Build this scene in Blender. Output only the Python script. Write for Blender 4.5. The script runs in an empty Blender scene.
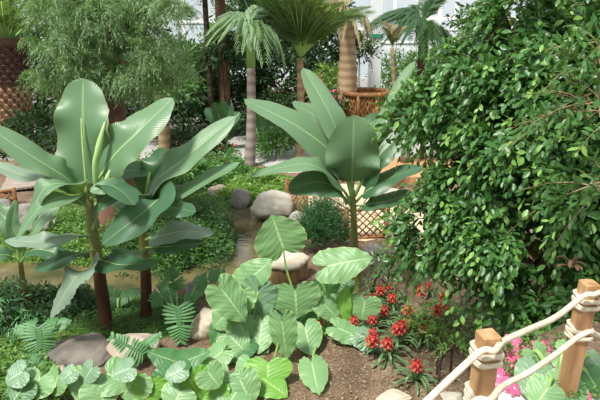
import bpy, math, random
import numpy as np
from mathutils import Vector, Matrix
random.seed(7); RNG = np.random.default_rng(7)
C = bpy.context.scene.collection
SC = bpy.context.scene
PI = math.pi
# ------------------------------------------------------------------ camera
CAM_Z, PITCH, FPX = 3.2, math.radians(18), 583.3
cd = bpy.data.cameras.new('camera'); cd.lens = 35; cd.sensor_width = 36; cd.clip_end = 300
cam = bpy.data.objects.new('camera', cd); C.objects.link(cam)
cam.location = (0, 0, CAM_Z); cam.rotation_euler = (PI/2-PITCH, 0, 0); SC.camera = cam
# ------------------------------------------------------------------ world, sun, exposure
w = bpy.data.worlds.new('sky'); SC.world = w; w.use_nodes = True
bg = w.node_tree.nodes['Background']; bg.inputs[0].default_value = (.92, .97, 1, 1); bg.inputs[1].default_value = .8
sd = bpy.data.lights.new('sun', 'SUN'); sd.energy = 4.9; sd.angle = math.radians(10); sd.color = (1, .96, .88)
sun = bpy.data.objects.new('sun', sd); C.objects.link(sun)
sun.rotation_euler = Vector((-.38, -.42, 1)).to_track_quat('Z', 'Y').to_euler()
SC.view_settings.view_transform = 'Standard'; SC.view_settings.look = 'None'
SC.view_settings.gamma = 1; SC.view_settings.use_curve_mapping = False
SC.view_settings.exposure = 0.18

# ------------------------------------------------------------------ geometry helpers
def ray(px, py):
    x, y = (px-300)/FPX, (200-py)/FPX
    return np.array([x, math.cos(PITCH)+y*math.sin(PITCH), -math.sin(PITCH)+y*math.cos(PITCH)])
def P(px, py, Y):
    d = ray(px, py); return np.array([0, 0, CAM_Z]) + d*(Y/d[1])
def Z(px, py, z=0.):
    d = ray(px, py); return np.array([0, 0, CAM_Z]) + d*((z-CAM_Z)/d[2])
def s_at(Y, n=1.0): return n*Y/FPX*1.02          # n pixels, in metres, at distance Y
def nrm(v):
    v = np.asarray(v, float); return v/(np.linalg.norm(v)+1e-9)
def sst(t):
    t = np.clip(t, 0, 1); return t*t*(3-2*t)
def poly_sd(x, y, poly):
    """signed distance to polygon, negative inside; vectorised"""
    x = np.asarray(x, float); y = np.asarray(y, float)
    d = np.full(x.shape, 1e9); ins = np.zeros(x.shape, bool); n = len(poly)
    for i in range(n):
        ax, ay = poly[i]; bx, by = poly[(i+1) % n]
        ex, ey = bx-ax, by-ay
        t = np.clip(((x-ax)*ex+(y-ay)*ey)/(ex*ex+ey*ey+1e-12), 0, 1)
        d = np.minimum(d, np.hypot(x-ax-t*ex, y-ay-t*ey))
        c = ((ay > y) != (by > y)) & (x < (bx-ax)*(y-ay)/(by-ay+1e-12)+ax)
        ins ^= c
    return np.where(ins, -d, d)
def pix_poly(pts, z=0): return [tuple(Z(a, b, z)[:2]) for a, b in pts]
POND = pix_poly([(-120, 258), (0, 262), (60, 262), (130, 266), (175, 269), (212, 257), (233, 238), (231, 215), (229, 206),
                 (262, 207), (272, 225), (262, 248), (262, 272), (215, 284), (130, 291), (60, 290), (0, 292), (-120, 294)], -.08)
ISLE = pix_poly([(-60, 216), (40, 206), (110, 205), (170, 205), (215, 208), (224, 228), (212, 247), (175, 259), (120, 256), (50, 252), (-60, 250)], .1)
PAVE = pix_poly([(-700, 148), (-100, 156), (40, 160), (130, 158), (215, 153), (255, 161), (290, 172), (330, 172), (372, 160), (470, 150), (640, 150), (900, 110), (900, 98), (-700, 98)])
SAND = pix_poly([(284, 192), (352, 186), (392, 190), (420, 196), (450, 215), (440, 245), (395, 236), (350, 240), (318, 236), (300, 214)])
BED = pix_poly([(362, 180), (380, 166), (410, 162), (452, 164), (470, 172), (455, 184), (410, 182), (385, 190)])
WALK = pix_poly([(-60, 178), (15, 174), (55, 168), (62, 176), (45, 190), (-60, 204)])
TERR = [(-4, -1), (-4, 1.15), (.2, 1.15), (.72, 1.9), (1.0, 2.6), (1.5, 2.95), (2.3, 3.1), (5, 3.4), (5, -1)]
def hgt(x, y):
    x = np.asarray(x, float); y = np.asarray(y, float)
    h = .03*np.sin(x*1.7+.5)*np.sin(y*1.3) + .015*np.sin(x*5.1+y*3.3)
    fade = sst((14-y)/4)
    h = h*fade
    d = poly_sd(x, y, ISLE); h = h + .22*sst(-d/.6)
    d = poly_sd(x, y, POND); h = h - .40*sst((-d+.10)/.35)
    d = poly_sd(x, y, TERR); h = h + (1.5-h)*sst((.36-d)/.36)
    return h
def G(px, py):
    """where the pixel's ray first meets the ground"""
    d = ray(px, py); d = d/d[1]
    Y = np.arange(.8, 60, .01)
    z = CAM_Z + d[2]*Y; g = hgt(d[0]*Y, Y)
    k = np.argmax(z <= g)
    y = Y[k]; return np.array([d[0]*y, y, float(g[k])])
def gz(x, y): return float(hgt(np.array([x]), np.array([y]))[0])

class MB:
    def __init__(s): s.v = []; s.f = []; s.uv = []; s.n = 0; s.m = []
    def add(s, v, f, uv=None, m=0):
        v = np.asarray(v, float).reshape(-1, 3)
        s.v.append(v); s.f += [tuple(int(i)+s.n for i in q) for q in f]
        s.uv.append(np.zeros((len(v), 2)) if uv is None else np.asarray(uv, float)); s.n += len(v)
        s.m += [m]*len(f)
    def build(s, name, mat, parent=None, smooth=True, origin=None):
        me = bpy.data.meshes.new(name)
        V = np.concatenate(s.v); O = np.zeros(3)
        if origin is not None: O = np.asarray(origin, float)
        me.from_pydata((V-O).tolist(), [], s.f)
        U = np.concatenate(s.uv); l = me.uv_layers.new(name='UVMap')
        li = np.zeros(len(me.loops), np.int32); me.loops.foreach_get('vertex_index', li)
        l.data.foreach_set('uv', U[li].astype(np.float32).ravel())
        for q in (mat if isinstance(mat, (list, tuple)) else [mat]): me.materials.append(q)
        if any(s.m): me.polygons.foreach_set('material_index', s.m)
        me.polygons.foreach_set('use_smooth', [smooth]*len(me.polygons)); me.update()
        o = bpy.data.objects.new(name, me); C.objects.link(o)
        if parent is not None:
            o.parent = parent; o.location = Vector(O)-Vector(parent.location) if parent.type == 'EMPTY' and parent.rotation_euler.z == 0 else Vector(O)
        else: o.location = O
        return o
def tag(o, label, cat, group=None, kind=None):
    o['label'] = label; o['category'] = cat
    if group: o['group'] = group
    if kind: o['kind'] = kind
    return o
def thing(name, label, cat, loc, group=None):
    o = bpy.data.objects.new(name, None); C.objects.link(o); o.location = loc; o.empty_display_size = .1
    return tag(o, label, cat, group)
def struct(o, label=None):
    o['kind'] = 'structure'
    return o
def copy_tree(o, parent=None):
    c = o.copy(); C.objects.link(c); c.parent = parent
    for ch in list(o.children): copy_tree(ch, c)
    return c
def bez(pts, n):
    """smooth curve through the points (Catmull-Rom)"""
    p = [np.asarray(q, float) for q in pts]; p = [2*p[0]-p[1]] + p + [2*p[-1]-p[-2]]
    out = []; k = len(p)-3
    for i in range(n+1):
        t = i/n*k; j = min(int(t), k-1); u = t-j
        a, b, c, d = p[j:j+4]
        out.append(.5*((2*b)+(-a+c)*u+(2*a-5*b+4*c-d)*u*u+(-a+3*b-3*c+d)*u**3))
    return np.array(out)
def tube(mb, pts, rad, sides=8, cap=True, m=0, noise=0):
    pts = np.asarray(pts, float); n = len(pts)
    rad = np.interp(np.linspace(0, 1, n), np.linspace(0, 1, len(rad)), rad) if hasattr(rad, '__len__') else np.full(n, rad)
    T = np.gradient(pts, axis=0); V = []; UV = []; ref = np.array([0, 0, 1.]) if abs(nrm(T[0])[2]) < .9 else np.array([1., 0, 0])
    a = nrm(np.cross(T[0], ref)); L = 0
    for i in range(n):
        t = nrm(T[i]); a = nrm(a - t*np.dot(a, t)); b = np.cross(t, a)
        if i: L += np.linalg.norm(pts[i]-pts[i-1])
        for k in range(sides):
            th = 2*PI*k/sides; r = rad[i]*(1+noise*math.sin(k*2.3+i*1.1)*math.cos(i*.7+k))
            V.append(pts[i]+(a*math.cos(th)+b*math.sin(th))*r); UV.append((k/sides, L))
    F = [(i*sides+k, i*sides+(k+1) % sides, (i+1)*sides+(k+1) % sides, (i+1)*sides+k) for i in range(n-1) for k in range(sides)]
    if cap: F += [tuple(range(sides))[::-1], tuple((n-1)*sides+k for k in range(sides))]
    mb.add(V, F, UV, m)
def box(mb, c, s, R=None, m=0, bev=0):
    c = np.asarray(c, float); hx, hy, hz = [q/2 for q in s]
    if bev:
        b = bev; V = []
        ring = [(-hx+b, -hy), (hx-b, -hy), (hx, -hy+b), (hx, hy-b), (hx-b, hy), (-hx+b, hy), (-hx, hy-b), (-hx, -hy+b)]
        for z, k in ((-hz, 0), (hz-b, 0), (hz, b)):
            for x, y in ring: V.append((x*(1-k/hx), y*(1-k/hy), z))
        F = [(i*8+k, i*8+(k+1) % 8, (i+1)*8+(k+1) % 8, (i+1)*8+k) for i in range(2) for k in range(8)]
        F += [tuple(range(8))[::-1], tuple(range(16, 24))]
    else:
        V = [(x, y, z) for z in (-hz, hz) for x, y in ((-hx, -hy), (hx, -hy), (hx, hy), (-hx, hy))]
        F = [(3, 2, 1, 0), (4, 5, 6, 7), (0, 1, 5, 4), (1, 2, 6, 5), (2, 3, 7, 6), (3, 0, 4, 7)]
    V = np.array(V)
    if R is not None: V = V @ np.asarray(R).T
    mb.add(V+c, F, V[:, :2]*1.0, m)
def rotz(a): return np.array([[math.cos(a), -math.sin(a), 0], [math.sin(a), math.cos(a), 0], [0, 0, 1]])

def ribbon(mb, mid, side_hint, prof, width, nu=8, fold=.25, wave=0, curl=0, seed=0, tear=0, m=0, midr=None, big=0):
    """a blade along a midrib: prof(t) half width 0..1; side_hint = the blade's normal"""
    n = len(mid)-1; T = np.gradient(mid, axis=0); V = []; UV = []; r = random.Random(seed)
    ph = r.random()*6; ph2 = r.random()*6; N0 = np.asarray(side_hint, float)
    for i in range(n+1):
        t = i/n; tg = nrm(T[i]); s = nrm(np.cross(tg, N0)); nn = np.cross(s, tg); wd = width*.5*prof(t)
        jl = 1-tear*r.random(); jr = 1-tear*r.random()
        for k in range(nu+1):
            u = k/nu*2-1; a = abs(u); ww = wd*(jl if u < 0 else jr)
            off = nn*(big*wd*(math.sin(t*6+ph)*u*.5+math.sin(t*11+ph2)*a*a*.35)+ww*(fold*a*(1-curl*a)) + wave*ww*a*a*math.sin(t*15+ph+(2 if u > 0 else 0)+math.sin(t*7+ph2)))
            V.append(mid[i]+s*ww*u*math.sqrt(max(0, 1-(fold*a)**2*.3))+off); UV.append((u*.5+.5, t))
    k1 = nu+1
    F = [(i*k1+k, i*k1+k+1, (i+1)*k1+k+1, (i+1)*k1+k) for i in range(n) for k in range(nu)]
    mb.add(V, F, UV, m)
    if midr: tube(mb, mid-np.array([nrm(np.cross(nrm(np.cross(nrm(T[i]), N0)), nrm(T[i])))*midr*.5 for i in range(n+1)]), [midr, midr*.7, midr*.15], 5, m=m+1)

# ------------------------------------------------------------------ materials
def mat(name):
    m = bpy.data.materials.new(name); m.use_nodes = True; nt = m.node_tree
    return m, nt, nt.nodes['Principled BSDF']
def N(nt, t, **kw):
    n = nt.nodes.new(t)
    for k, v in kw.items(): setattr(n, k, v)
    return n
def ramp(nt, fac, stops):
    r = N(nt, 'ShaderNodeValToRGB'); nt.links.new(fac, r.inputs[0])
    e = r.color_ramp.elements
    while len(e) < len(stops): e.new(.5)
    for q, (p, c) in zip(e, stops): q.position = p; q.color = (*c, 1)
    return r.outputs[0]
def mth(nt, op, a, b=None, c=None):
    n = N(nt, 'ShaderNodeMath', operation=op)
    for i, q in enumerate((a, b, c)):
        if q is None: continue
        if isinstance(q, (int, float)): n.inputs[i].default_value = q
        else: nt.links.new(q, n.inputs[i])
    return n.outputs[0]
def mixc(nt, f, a, b, mode='MIX'):
    n = N(nt, 'ShaderNodeMix', data_type='RGBA', blend_type=mode)
    for i, q in ((0, f), (6, a), (7, b)):
        if isinstance(q, (int, float)): n.inputs[i].default_value = q
        elif isinstance(q, tuple): n.inputs[i].default_value = (*q, 1)
        else: nt.links.new(q, n.inputs[i])
    return n.outputs[2]
def leafmat(name, a, b, rough=.42, trans=.22, mid=None, veins=0, slant=.5, spec=.5, edge=None, vcol=None, bump=.0, vamt=.3):
    m, nt, bs = mat(name); L = nt.links
    g = N(nt, 'ShaderNodeNewGeometry'); col = mixc(nt, g.outputs['Random Per Island'], a, b)
    tc = N(nt, 'ShaderNodeTexCoord')
    nz = N(nt, 'ShaderNodeTexNoise'); nz.inputs['Scale'].default_value = 9; L.new(tc.outputs['Object'], nz.inputs['Vector'])
    col = mixc(nt, mth(nt, 'MULTIPLY', nz.outputs[0], .5), col, tuple(q*1.35 for q in a))
    if mid or veins or edge:
        uv = N(nt, 'ShaderNodeUVMap'); sp = N(nt, 'ShaderNodeSeparateXYZ'); L.new(uv.outputs[0], sp.inputs[0])
        au = mth(nt, 'MULTIPLY', mth(nt, 'ABSOLUTE', mth(nt, 'SUBTRACT', sp.outputs[0], .5)), 2)
        if veins:
            sn = mth(nt, 'SINE', mth(nt, 'MULTIPLY', mth(nt, 'SUBTRACT', sp.outputs[1], mth(nt, 'MULTIPLY', au, slant)), veins*6.283))
            sn = mth(nt, 'MULTIPLY', mth(nt, 'ADD', sn, 1), .5)
            sn = mth(nt, 'POWER', sn, 4)
            col = mixc(nt, mth(nt, 'MULTIPLY', sn, vamt), col, vcol or tuple(q*1.6 for q in b))
            if bump:
                bp = N(nt, 'ShaderNodeBump'); bp.inputs['Strength'].default_value = bump; bp.inputs['Distance'].default_value = .01
                L.new(sn, bp.inputs['Height']); L.new(bp.outputs[0], bs.inputs['Normal'])
        if edge:
            e = mth(nt, 'GREATER_THAN', mth(nt, 'ADD', au, mth(nt, 'MULTIPLY', nz.outputs[0], .1)), 1.0)
            col = mixc(nt, mth(nt, 'MULTIPLY', e, .6), col, edge)
        if mid:
            k = mth(nt, 'LESS_THAN', au, .045); col = mixc(nt, k, col, mid)
    L.new(col, bs.inputs['Base Color']); bs.inputs['Roughness'].default_value = rough
    bs.inputs['Specular IOR Level'].default_value = spec
    tr = N(nt, 'ShaderNodeBsdfTranslucent'); L.new(mixc(nt, .55, col, (.35, .6, .05)), tr.inputs[0])
    mx = N(nt, 'ShaderNodeMixShader'); mx.inputs[0].default_value = trans
    L.new(bs.outputs[0], mx.inputs[1]); L.new(tr.outputs[0], mx.inputs[2]); L.new(mx.outputs[0], nt.nodes['Material Output'].inputs[0])
    return m
def solid(name, a, b=None, scale=8, rough=.8, bump=.3, det=6, stretch=None, kind='noise', dist=.02, spec=.3, ring=0):
    m, nt, bs = mat(name); L = nt.links; b = b or tuple(q*.6 for q in a)
    tc = N(nt, 'ShaderNodeTexCoord'); mp = N(nt, 'ShaderNodeMapping'); L.new(tc.outputs['Object'], mp.inputs[0])
    if stretch: mp.inputs['Scale'].default_value = stretch
    nz = N(nt, 'ShaderNodeTexNoise'); nz.inputs['Scale'].default_value = scale; nz.inputs['Detail'].default_value = det; L.new(mp.outputs[0], nz.inputs['Vector'])
    f = nz.outputs[0]; 
    if ring:
        wv = N(nt, 'ShaderNodeTexWave', bands_direction='Z'); wv.inputs['Scale'].default_value = ring; wv.inputs['Distortion'].default_value = 1.5
        L.new(mp.outputs[0], wv.inputs['Vector']); f = mth(nt, 'ADD', mth(nt, 'MULTIPLY', f, .6), mth(nt, 'MULTIPLY', wv.outputs[1], .4))
    L.new(ramp(nt, f, [(.3, b), (.68, a)]), bs.inputs['Base Color']); bs.inputs['Roughness'].default_value = rough
    bs.inputs['Specular IOR Level'].default_value = spec
    if bump:
        bp = N(nt, 'ShaderNodeBump'); bp.inputs['Strength'].default_value = bump; bp.inputs['Distance'].default_value = dist
        L.new(f, bp.inputs['Height']); L.new(bp.outputs[0], bs.inputs['Normal'])
    return m
M = {}
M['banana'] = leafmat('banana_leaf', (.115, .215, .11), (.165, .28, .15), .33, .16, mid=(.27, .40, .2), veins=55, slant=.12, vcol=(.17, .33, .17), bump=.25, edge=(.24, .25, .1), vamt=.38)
M['banana_dark'] = leafmat('banana_leaf_shaded', (.035, .10, .05), (.06, .15, .07), .35, .2, mid=(.16, .25, .1), veins=50, slant=.12, vcol=(.09, .2, .09), bump=.12, vamt=.25)  # darker copy of the banana leaf, shade of the undersides put into the colour
M['banana_pale'] = leafmat('banana_leaf_dry', (.17, .25, .18), (.23, .31, .22), .35, .15, mid=(.35, .4, .25), veins=40, slant=.12, bump=.2, vamt=.25)
M['rib'] = leafmat('banana_midrib', (.36, .55, .2), (.42, .6, .24), .4, .1)
M['pstem'] = solid('banana_stem', (.27, .3, .09), (.14, .12, .045), 5, .5, .2, stretch=(1, 1, .2))
M['pstem_brown'] = solid('banana_stem_brown', (.17, .075, .035), (.04, .02, .012), 9, .7, .5, stretch=(1, 1, .2))
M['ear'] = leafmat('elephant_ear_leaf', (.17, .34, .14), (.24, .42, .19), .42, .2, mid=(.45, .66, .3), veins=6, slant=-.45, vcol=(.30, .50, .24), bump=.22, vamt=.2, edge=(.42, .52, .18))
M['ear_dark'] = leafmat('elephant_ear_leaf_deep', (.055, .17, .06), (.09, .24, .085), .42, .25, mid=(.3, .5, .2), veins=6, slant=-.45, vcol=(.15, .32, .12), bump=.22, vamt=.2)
M['ear_bright'] = leafmat('elephant_ear_leaf_young', (.17, .42, .06), (.24, .5, .09), .4, .35, mid=(.45, .7, .2), veins=6, slant=-.45, vcol=(.32, .6, .15), bump=.22, vamt=.2)
M['ear_grey'] = leafmat('elephant_ear_leaf_grey', (.15, .27, .16), (.2, .33, .2), .38, .15, mid=(.4, .55, .35), veins=6, slant=-.45, vcol=(.27, .4, .25), bump=.22, vamt=.2)
M['petiole'] = leafmat('petiole', (.22, .4, .1), (.3, .48, .15), .4, .05)
M['ficus'] = leafmat('ficus_leaf', (.035, .11, .028), (.10, .235, .06), .36, .22, spec=.45)
M['ficus_new'] = leafmat('ficus_new_leaf', (.17, .35, .07), (.28, .47, .12), .36, .3, spec=.45)
M['feather'] = leafmat('feathery_leaf', (.09, .18, .07), (.25, .36, .17), .5, .3)
M['dark'] = leafmat('shade_leaf', (.010, .032, .010), (.03, .075, .022), .6, .12, spec=.3)  # leaf green taken very dark, deep background shade is in the colour
M['mid'] = leafmat('shrub_leaf', (.05, .15, .03), (.11, .25, .06), .4, .25)
M['isle'] = leafmat('island_fern_leaf', (.03, .10, .03), (.09, .21, .05), .5, .25)
M['lime'] = leafmat('lime_leaf', (.15, .29, .05), (.26, .42, .09), .4, .35)
M['bank'] = leafmat('bank_grass_leaf_shaded', (.03, .09, .02), (.10, .21, .04), .5, .25)  # darkened ground cover green, the bank's shade is painted into it
M['moss'] = leafmat('ground_cover_leaf', (.08, .19, .035), (.2, .35, .08), .45, .3)
M['needle'] = leafmat('needle_leaf', (.025, .1, .035), (.05, .16, .05), .45, .15)
M['philo'] = leafmat('philodendron_leaf', (.06, .19, .07), (.12, .28, .1), .5, .2, mid=(.2, .34, .15))
M['palm_grey'] = leafmat('palm_frond_silver', (.17, .28, .15), (.27, .38, .22), .4, .25)
M['palm_green'] = leafmat('palm_frond', (.06, .12, .035), (.13, .2, .06), .4, .25)
M['palm_dark'] = leafmat('palm_frond_dark', (.03, .08, .03), (.06, .13, .05), .4, .2)
M['palm_dry'] = leafmat('palm_frond_dry', (.26, .22, .12), (.35, .3, .17), .6, .2)
M['brom'] = leafmat('bromeliad_leaf', (.07, .16, .06), (.14, .24, .1), .35, .15)
M['red'] = leafmat('red_bract', (.42, .03, .025), (.55, .10, .06), .45, .15)
M['pink'] = leafmat('pink_petal', (.8, .09, .25), (.9, .2, .36), .5, .25)
M['white_petal'] = leafmat('eye_petal', (.9, .75, .8), (.9, .6, .7), .5, .2)
for k_ in ('red', 'pink', 'white_petal'):                 # petals glow through in their own colour
    nt_ = M[k_].node_tree; t_ = [n for n in nt_.nodes if n.type == 'BSDF_TRANSLUCENT'][0]
    nt_.links.remove(t_.inputs[0].links[0]); t_.inputs[0].default_value = (.6, .06, .05, 1) if k_ == 'red' else (.9, .3, .45, 1)
M['bark'] = solid('red_brown_bark', (.22, .12, .08), (.11, .06, .04), 6, .85, .5, stretch=(1, 1, .3))
M['bark_grey'] = solid('grey_palm_bark', (.36, .31, .27), (.22, .18, .155), 5, .8, .25, ring=1.6)
M['bark_tan'] = solid('tan_bark', (.42, .3, .18), (.27, .18, .1), 6, .8, .25, ring=1.6)
M['bark_dark'] = solid('dark_bark', (.07, .045, .03), (.03, .02, .015), 8, .85, .5, ring=2)
M['boot'] = solid('palm_boot', (.52, .33, .19), (.25, .13, .07), 14, .85, .3)
M['boot_dark'] = solid('palm_boot_upper', (.19, .11, .085), (.045, .022, .018), 14, .85, .3)
M['rock'] = solid('pale_rock', (.58, .55, .47), (.33, .31, .26), 4, .85, .5, dist=.05)
M['rock_grey'] = solid('grey_rock', (.36, .34, .3), (.15, .145, .13), 3.5, .9, .5, dist=.05)
M['rock_dark'] = solid('brown_grey_rock', (.25, .22, .19), (.09, .08, .07), 4, .9, .6, dist=.05)
M['rock_tan'] = solid('tan_rock', (.55, .46, .38), (.3, .24, .19), 5, .85, .5, dist=.05)
M['slab'] = solid('bleached_slab', (.72, .64, .52), (.5, .42, .32), 5, .8, .3)
M['reed'] = solid('brown_bark_edge', (.42, .27, .14), (.18, .1, .05), 18, .85, .5, stretch=(1, 1, .15))
M['wood'] = solid('orange_post_wood', (.60, .38, .20), (.30, .15, .06), 6, .6, .15, stretch=(3, 3, .35), dist=.005)
M['rope'] = solid('pale_rope', (.78, .70, .54), (.60, .50, .36), 30, .8, .35, dist=.004)
M['bamboo'] = solid('brown_bamboo', (.36, .17, .06), (.17, .07, .03), 10, .5, .2)
M['bamboo_light'] = solid('light_bamboo', (.55, .34, .14), (.33, .18, .07), 10, .5, .2)
M['clay'] = solid('orange_gravel', (.62, .34, .17), (.48, .24, .11), 20, .9, .2)
M['paving'] = solid('grey_paving', (.46, .45, .43), (.36, .35, .33), 3, .75, .1)
M['sand'] = solid('sand_path', (.68, .56, .4), (.52, .4, .26), 6, .9, .2)
M['white'] = solid('white_frame_paint', (.82, .84, .84), (.74, .77, .78), 3, .5, 0)
M['teal'] = solid('teal_band', (.03, .3, .25), (.02, .24, .2), 3, .5, 0)
M['board'] = solid('weathered_boards', (.4, .34, .28), (.25, .2, .16), 8, .85, .3)
M['turq'] = solid('turquoise_cloth', (.02, .55, .6), (.02, .45, .5), 8, .8, 0)
M['gravel'] = solid('white_gravel', (.78, .76, .74), (.5, .48, .46), 25, .85, .3)

# =================================================================== GROUND
def ground_material():
    m, nt, bs = mat('garden_soil'); L = nt.links
    tc = N(nt, 'ShaderNodeTexCoord')
    def noise(sc, det=6):
        n = N(nt, 'ShaderNodeTexNoise'); n.inputs['Scale'].default_value = sc; n.inputs['Detail'].default_value = det
        L.new(tc.outputs['Object'], n.inputs['Vector']); return n.outputs[0]
    n1, n2, n3 = noise(3), noise(14), noise(45)
    soil = ramp(nt, mth(nt, 'ADD', mth(nt, 'MULTIPLY', n1, .5), mth(nt, 'MULTIPLY', n3, .5)), [(.3, (.06, .038, .024)), (.5, (.17, .115, .078)), (.68, (.36, .265, .19))])
    green = ramp(nt, n2, [(.35, (.03, .06, .015)), (.6, (.09, .17, .03)), (.75, (.16, .26, .05))])
    at = N(nt, 'ShaderNodeVertexColor', layer_name='cover'); sp = N(nt, 'ShaderNodeSeparateColor'); L.new(at.outputs[0], sp.inputs[0])
    gm = mth(nt, 'GREATER_THAN', mth(nt, 'ADD', sp.outputs[1], mth(nt, 'MULTIPLY', mth(nt, 'SUBTRACT', n2, .5), .9)), .5)
    L.new(mixc(nt, gm, soil, green), bs.inputs['Base Color']); bs.inputs['Roughness'].default_value = .95; bs.inputs['Specular IOR Level'].default_value = .15
    bp = N(nt, 'ShaderNodeBump'); bp.inputs['Strength'].default_value = .7; bp.inputs['Distance'].default_value = .03
    L.new(mth(nt, 'ADD', n2, mth(nt, 'MULTIPLY', n3, .7)), bp.inputs['Height']); L.new(bp.outputs[0], bs.inputs['Normal'])
    return m
def build_ground():
    xs = np.unique(np.concatenate([np.arange(-16, -5, .4), np.arange(-5, 4, .07), np.arange(4, 16.1, .4)]))
    ys = np.unique(np.concatenate([np.arange(-1, 1, .25), np.arange(1, 12, .07), np.arange(12, 26.1, .4)]))
    X, Y = np.meshgrid(xs, ys); H = hgt(X, Y)
    V = np.stack([X, Y, H], -1).reshape(-1, 3); nx = len(xs)
    F = [(j*nx+i, j*nx+i+1, (j+1)*nx+i+1, (j+1)*nx+i) for j in range(len(ys)-1) for i in range(nx-1)]
    mb = MB(); mb.add(V, F); o = mb.build('ground', ground_material())
    a = o.data.color_attributes.new('cover', 'FLOAT_COLOR', 'POINT')
    g = np.zeros(len(V)); x, y = V[:, 0], V[:, 1]
    g = np.maximum(g, sst(-poly_sd(x, y, ISLE)/.3+.5))
    bank = pix_poly([(-60, 285), (60, 288), (150, 286), (200, 296), (195, 325), (160, 345), (110, 350), (0, 400), (-100, 400)])
    g = np.maximum(g, .62*sst(-poly_sd(x, y, bank)/.3+.5))
    back = pix_poly([(40, 160), (250, 165), (300, 178), (280, 205), (215, 212), (40, 205)])
    g = np.maximum(g, .8*sst(-poly_sd(x, y, back)/.3+.5))
    cols = np.zeros((len(V), 4)); cols[:, 1] = g; cols[:, 3] = 1
    a.data.foreach_set('color', cols.ravel()); struct(o)
build_ground()
def sheet(name, poly, mt, dz, cell=.2, thick=0):
    """a thin layer laid over the ground inside a polygon"""
    xs = [p[0] for p in poly]; ys = [p[1] for p in poly]
    X = np.arange(min(xs)-cell, max(xs)+cell, cell); Y = np.arange(min(ys)-cell, max(ys)+cell, cell)
    XX, YY = np.meshgrid(X, Y); D = poly_sd(XX, YY, poly); nx = len(X)
    HH = hgt(XX, YY)+dz - .06*sst(D/cell)
    V = np.stack([XX, YY, HH], -1).reshape(-1, 3); D = D.ravel()
    F = [q for q in ((j*nx+i, j*nx+i+1, (j+1)*nx+i+1, (j+1)*nx+i) for j in range(len(Y)-1) for i in range(nx-1)) if min(D[list(q)]) < 0]
    mb = MB(); mb.add(V, F); o = mb.build(name, mt)
    return struct(o)
sheet('paved_path', [(max(-15.5, min(15.5, a)), min(b, 25)) for a, b in PAVE], M['paving'], .02, .25)
sheet('sand_path', SAND, M['sand'], .025, .1)
# pond water
def water_mat():
    m, nt, bs = mat('murky_pond_water'); L = nt.links
    bs.inputs['Base Color'].default_value = (.12, .10, .045, 1); bs.inputs['Roughness'].default_value = .04
    tc = N(nt, 'ShaderNodeTexCoord'); nz = N(nt, 'ShaderNodeTexNoise'); nz.inputs['Scale'].default_value = 2.2; L.new(tc.outputs['Object'], nz.inputs['Vector'])
    L.new(ramp(nt, nz.outputs[0], [(.35, (.07, .07, .035)), (.65, (.17, .14, .065))]), bs.inputs['Base Color'])
    n2 = N(nt, 'ShaderNodeTexNoise'); n2.inputs['Scale'].default_value = 9; L.new(tc.outputs['Object'], n2.inputs['Vector'])
    bp = N(nt, 'ShaderNodeBump'); bp.inputs['Strength'].default_value = .12; bp.inputs['Distance'].default_value = .02
    L.new(n2.outputs[0], bp.inputs['Height']); L.new(bp.outputs[0], bs.inputs['Normal'])
    return m
mb = MB(); mb.add([(a, b, -.09) for a, b in [(-8, 5), (1.2, 5), (1.2, 11), (-8, 11)]], [(0, 1, 2, 3)])
def pond():
    xs = [p[0] for p in POND]; ys = [p[1] for p in POND]; c = .1
    X = np.arange(min(xs)-.4, max(xs)+.4, c); Y = np.arange(min(ys)-.4, max(ys)+.4, c); nx = len(X)
    XX, YY = np.meshgrid(X, Y); D = poly_sd(XX, YY, POND).ravel()
    V = np.stack([XX.ravel(), YY.ravel(), np.full(XX.size, -.09)], -1)
    F = [q for q in ((j*nx+i, j*nx+i+1, (j+1)*nx+i+1, (j+1)*nx+i) for j in range(len(Y)-1) for i in range(nx-1)) if min(D[list(q)]) < .12]
    mb = MB(); mb.add(V, F); struct(mb.build('pond_water', water_mat()))
pond()

# =================================================================== GREENHOUSE SHELL
def glass_mat():
    m = bpy.data.materials.new('greenhouse_glass'); m.use_nodes = True; nt = m.node_tree; nt.nodes.remove(nt.nodes['Principled BSDF'])
    t = N(nt, 'ShaderNodeBsdfTransparent'); t.inputs[0].default_value = (.98, 1, 1, 1)
    g = N(nt, 'ShaderNodeBsdfGlossy'); g.inputs['Roughness'].default_value = .08
    x = N(nt, 'ShaderNodeMixShader'); x.inputs[0].default_value = .08
    nt.links.new(t.outputs[0], x.inputs[1]); nt.links.new(g.outputs[0], x.inputs[2]); nt.links.new(x.outputs[0], nt.nodes['Material Output'].inputs[0])
    return m
GL = glass_mat()
def glasshouse_wall(name, a, b, h, step):
    a = np.array(a, float); b = np.array(b, float); L = np.linalg.norm(b-a); ang = math.atan2(*(b-a)[1::-1]); R = rotz(ang); n = int(L/step)
    root = bpy.data.objects.new(name, None); C.objects.link(root); root['kind'] = 'structure'
    f = MB()
    for i in range(n+1):
        p = a+(b-a)*i/n; box(f, (p[0], p[1], h/2), (.12, .16, h), R)
    c = (a+b)/2
    for z in (.25, 1.7, 2.9, 4.6, h): box(f, (c[0], c[1], z), (L, .1, .14 if z != .25 else .5), R)
    f.build('frame', M['white'], root, smooth=False)
    g = MB(); box(g, (c[0], c[1], h/2), (L, .012, h), R); g.build('glass', GL, root, smooth=False)
glasshouse_wall('wall_back', (-15.9, 25), (15.9, 25), 6, 1.55)
glasshouse_wall('wall_left', (-15.9, 25), (-15.9, 0), 6, 2.0)
glasshouse_wall('wall_right', (15.9, 0), (15.9, 25), 6, 2.0)
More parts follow.
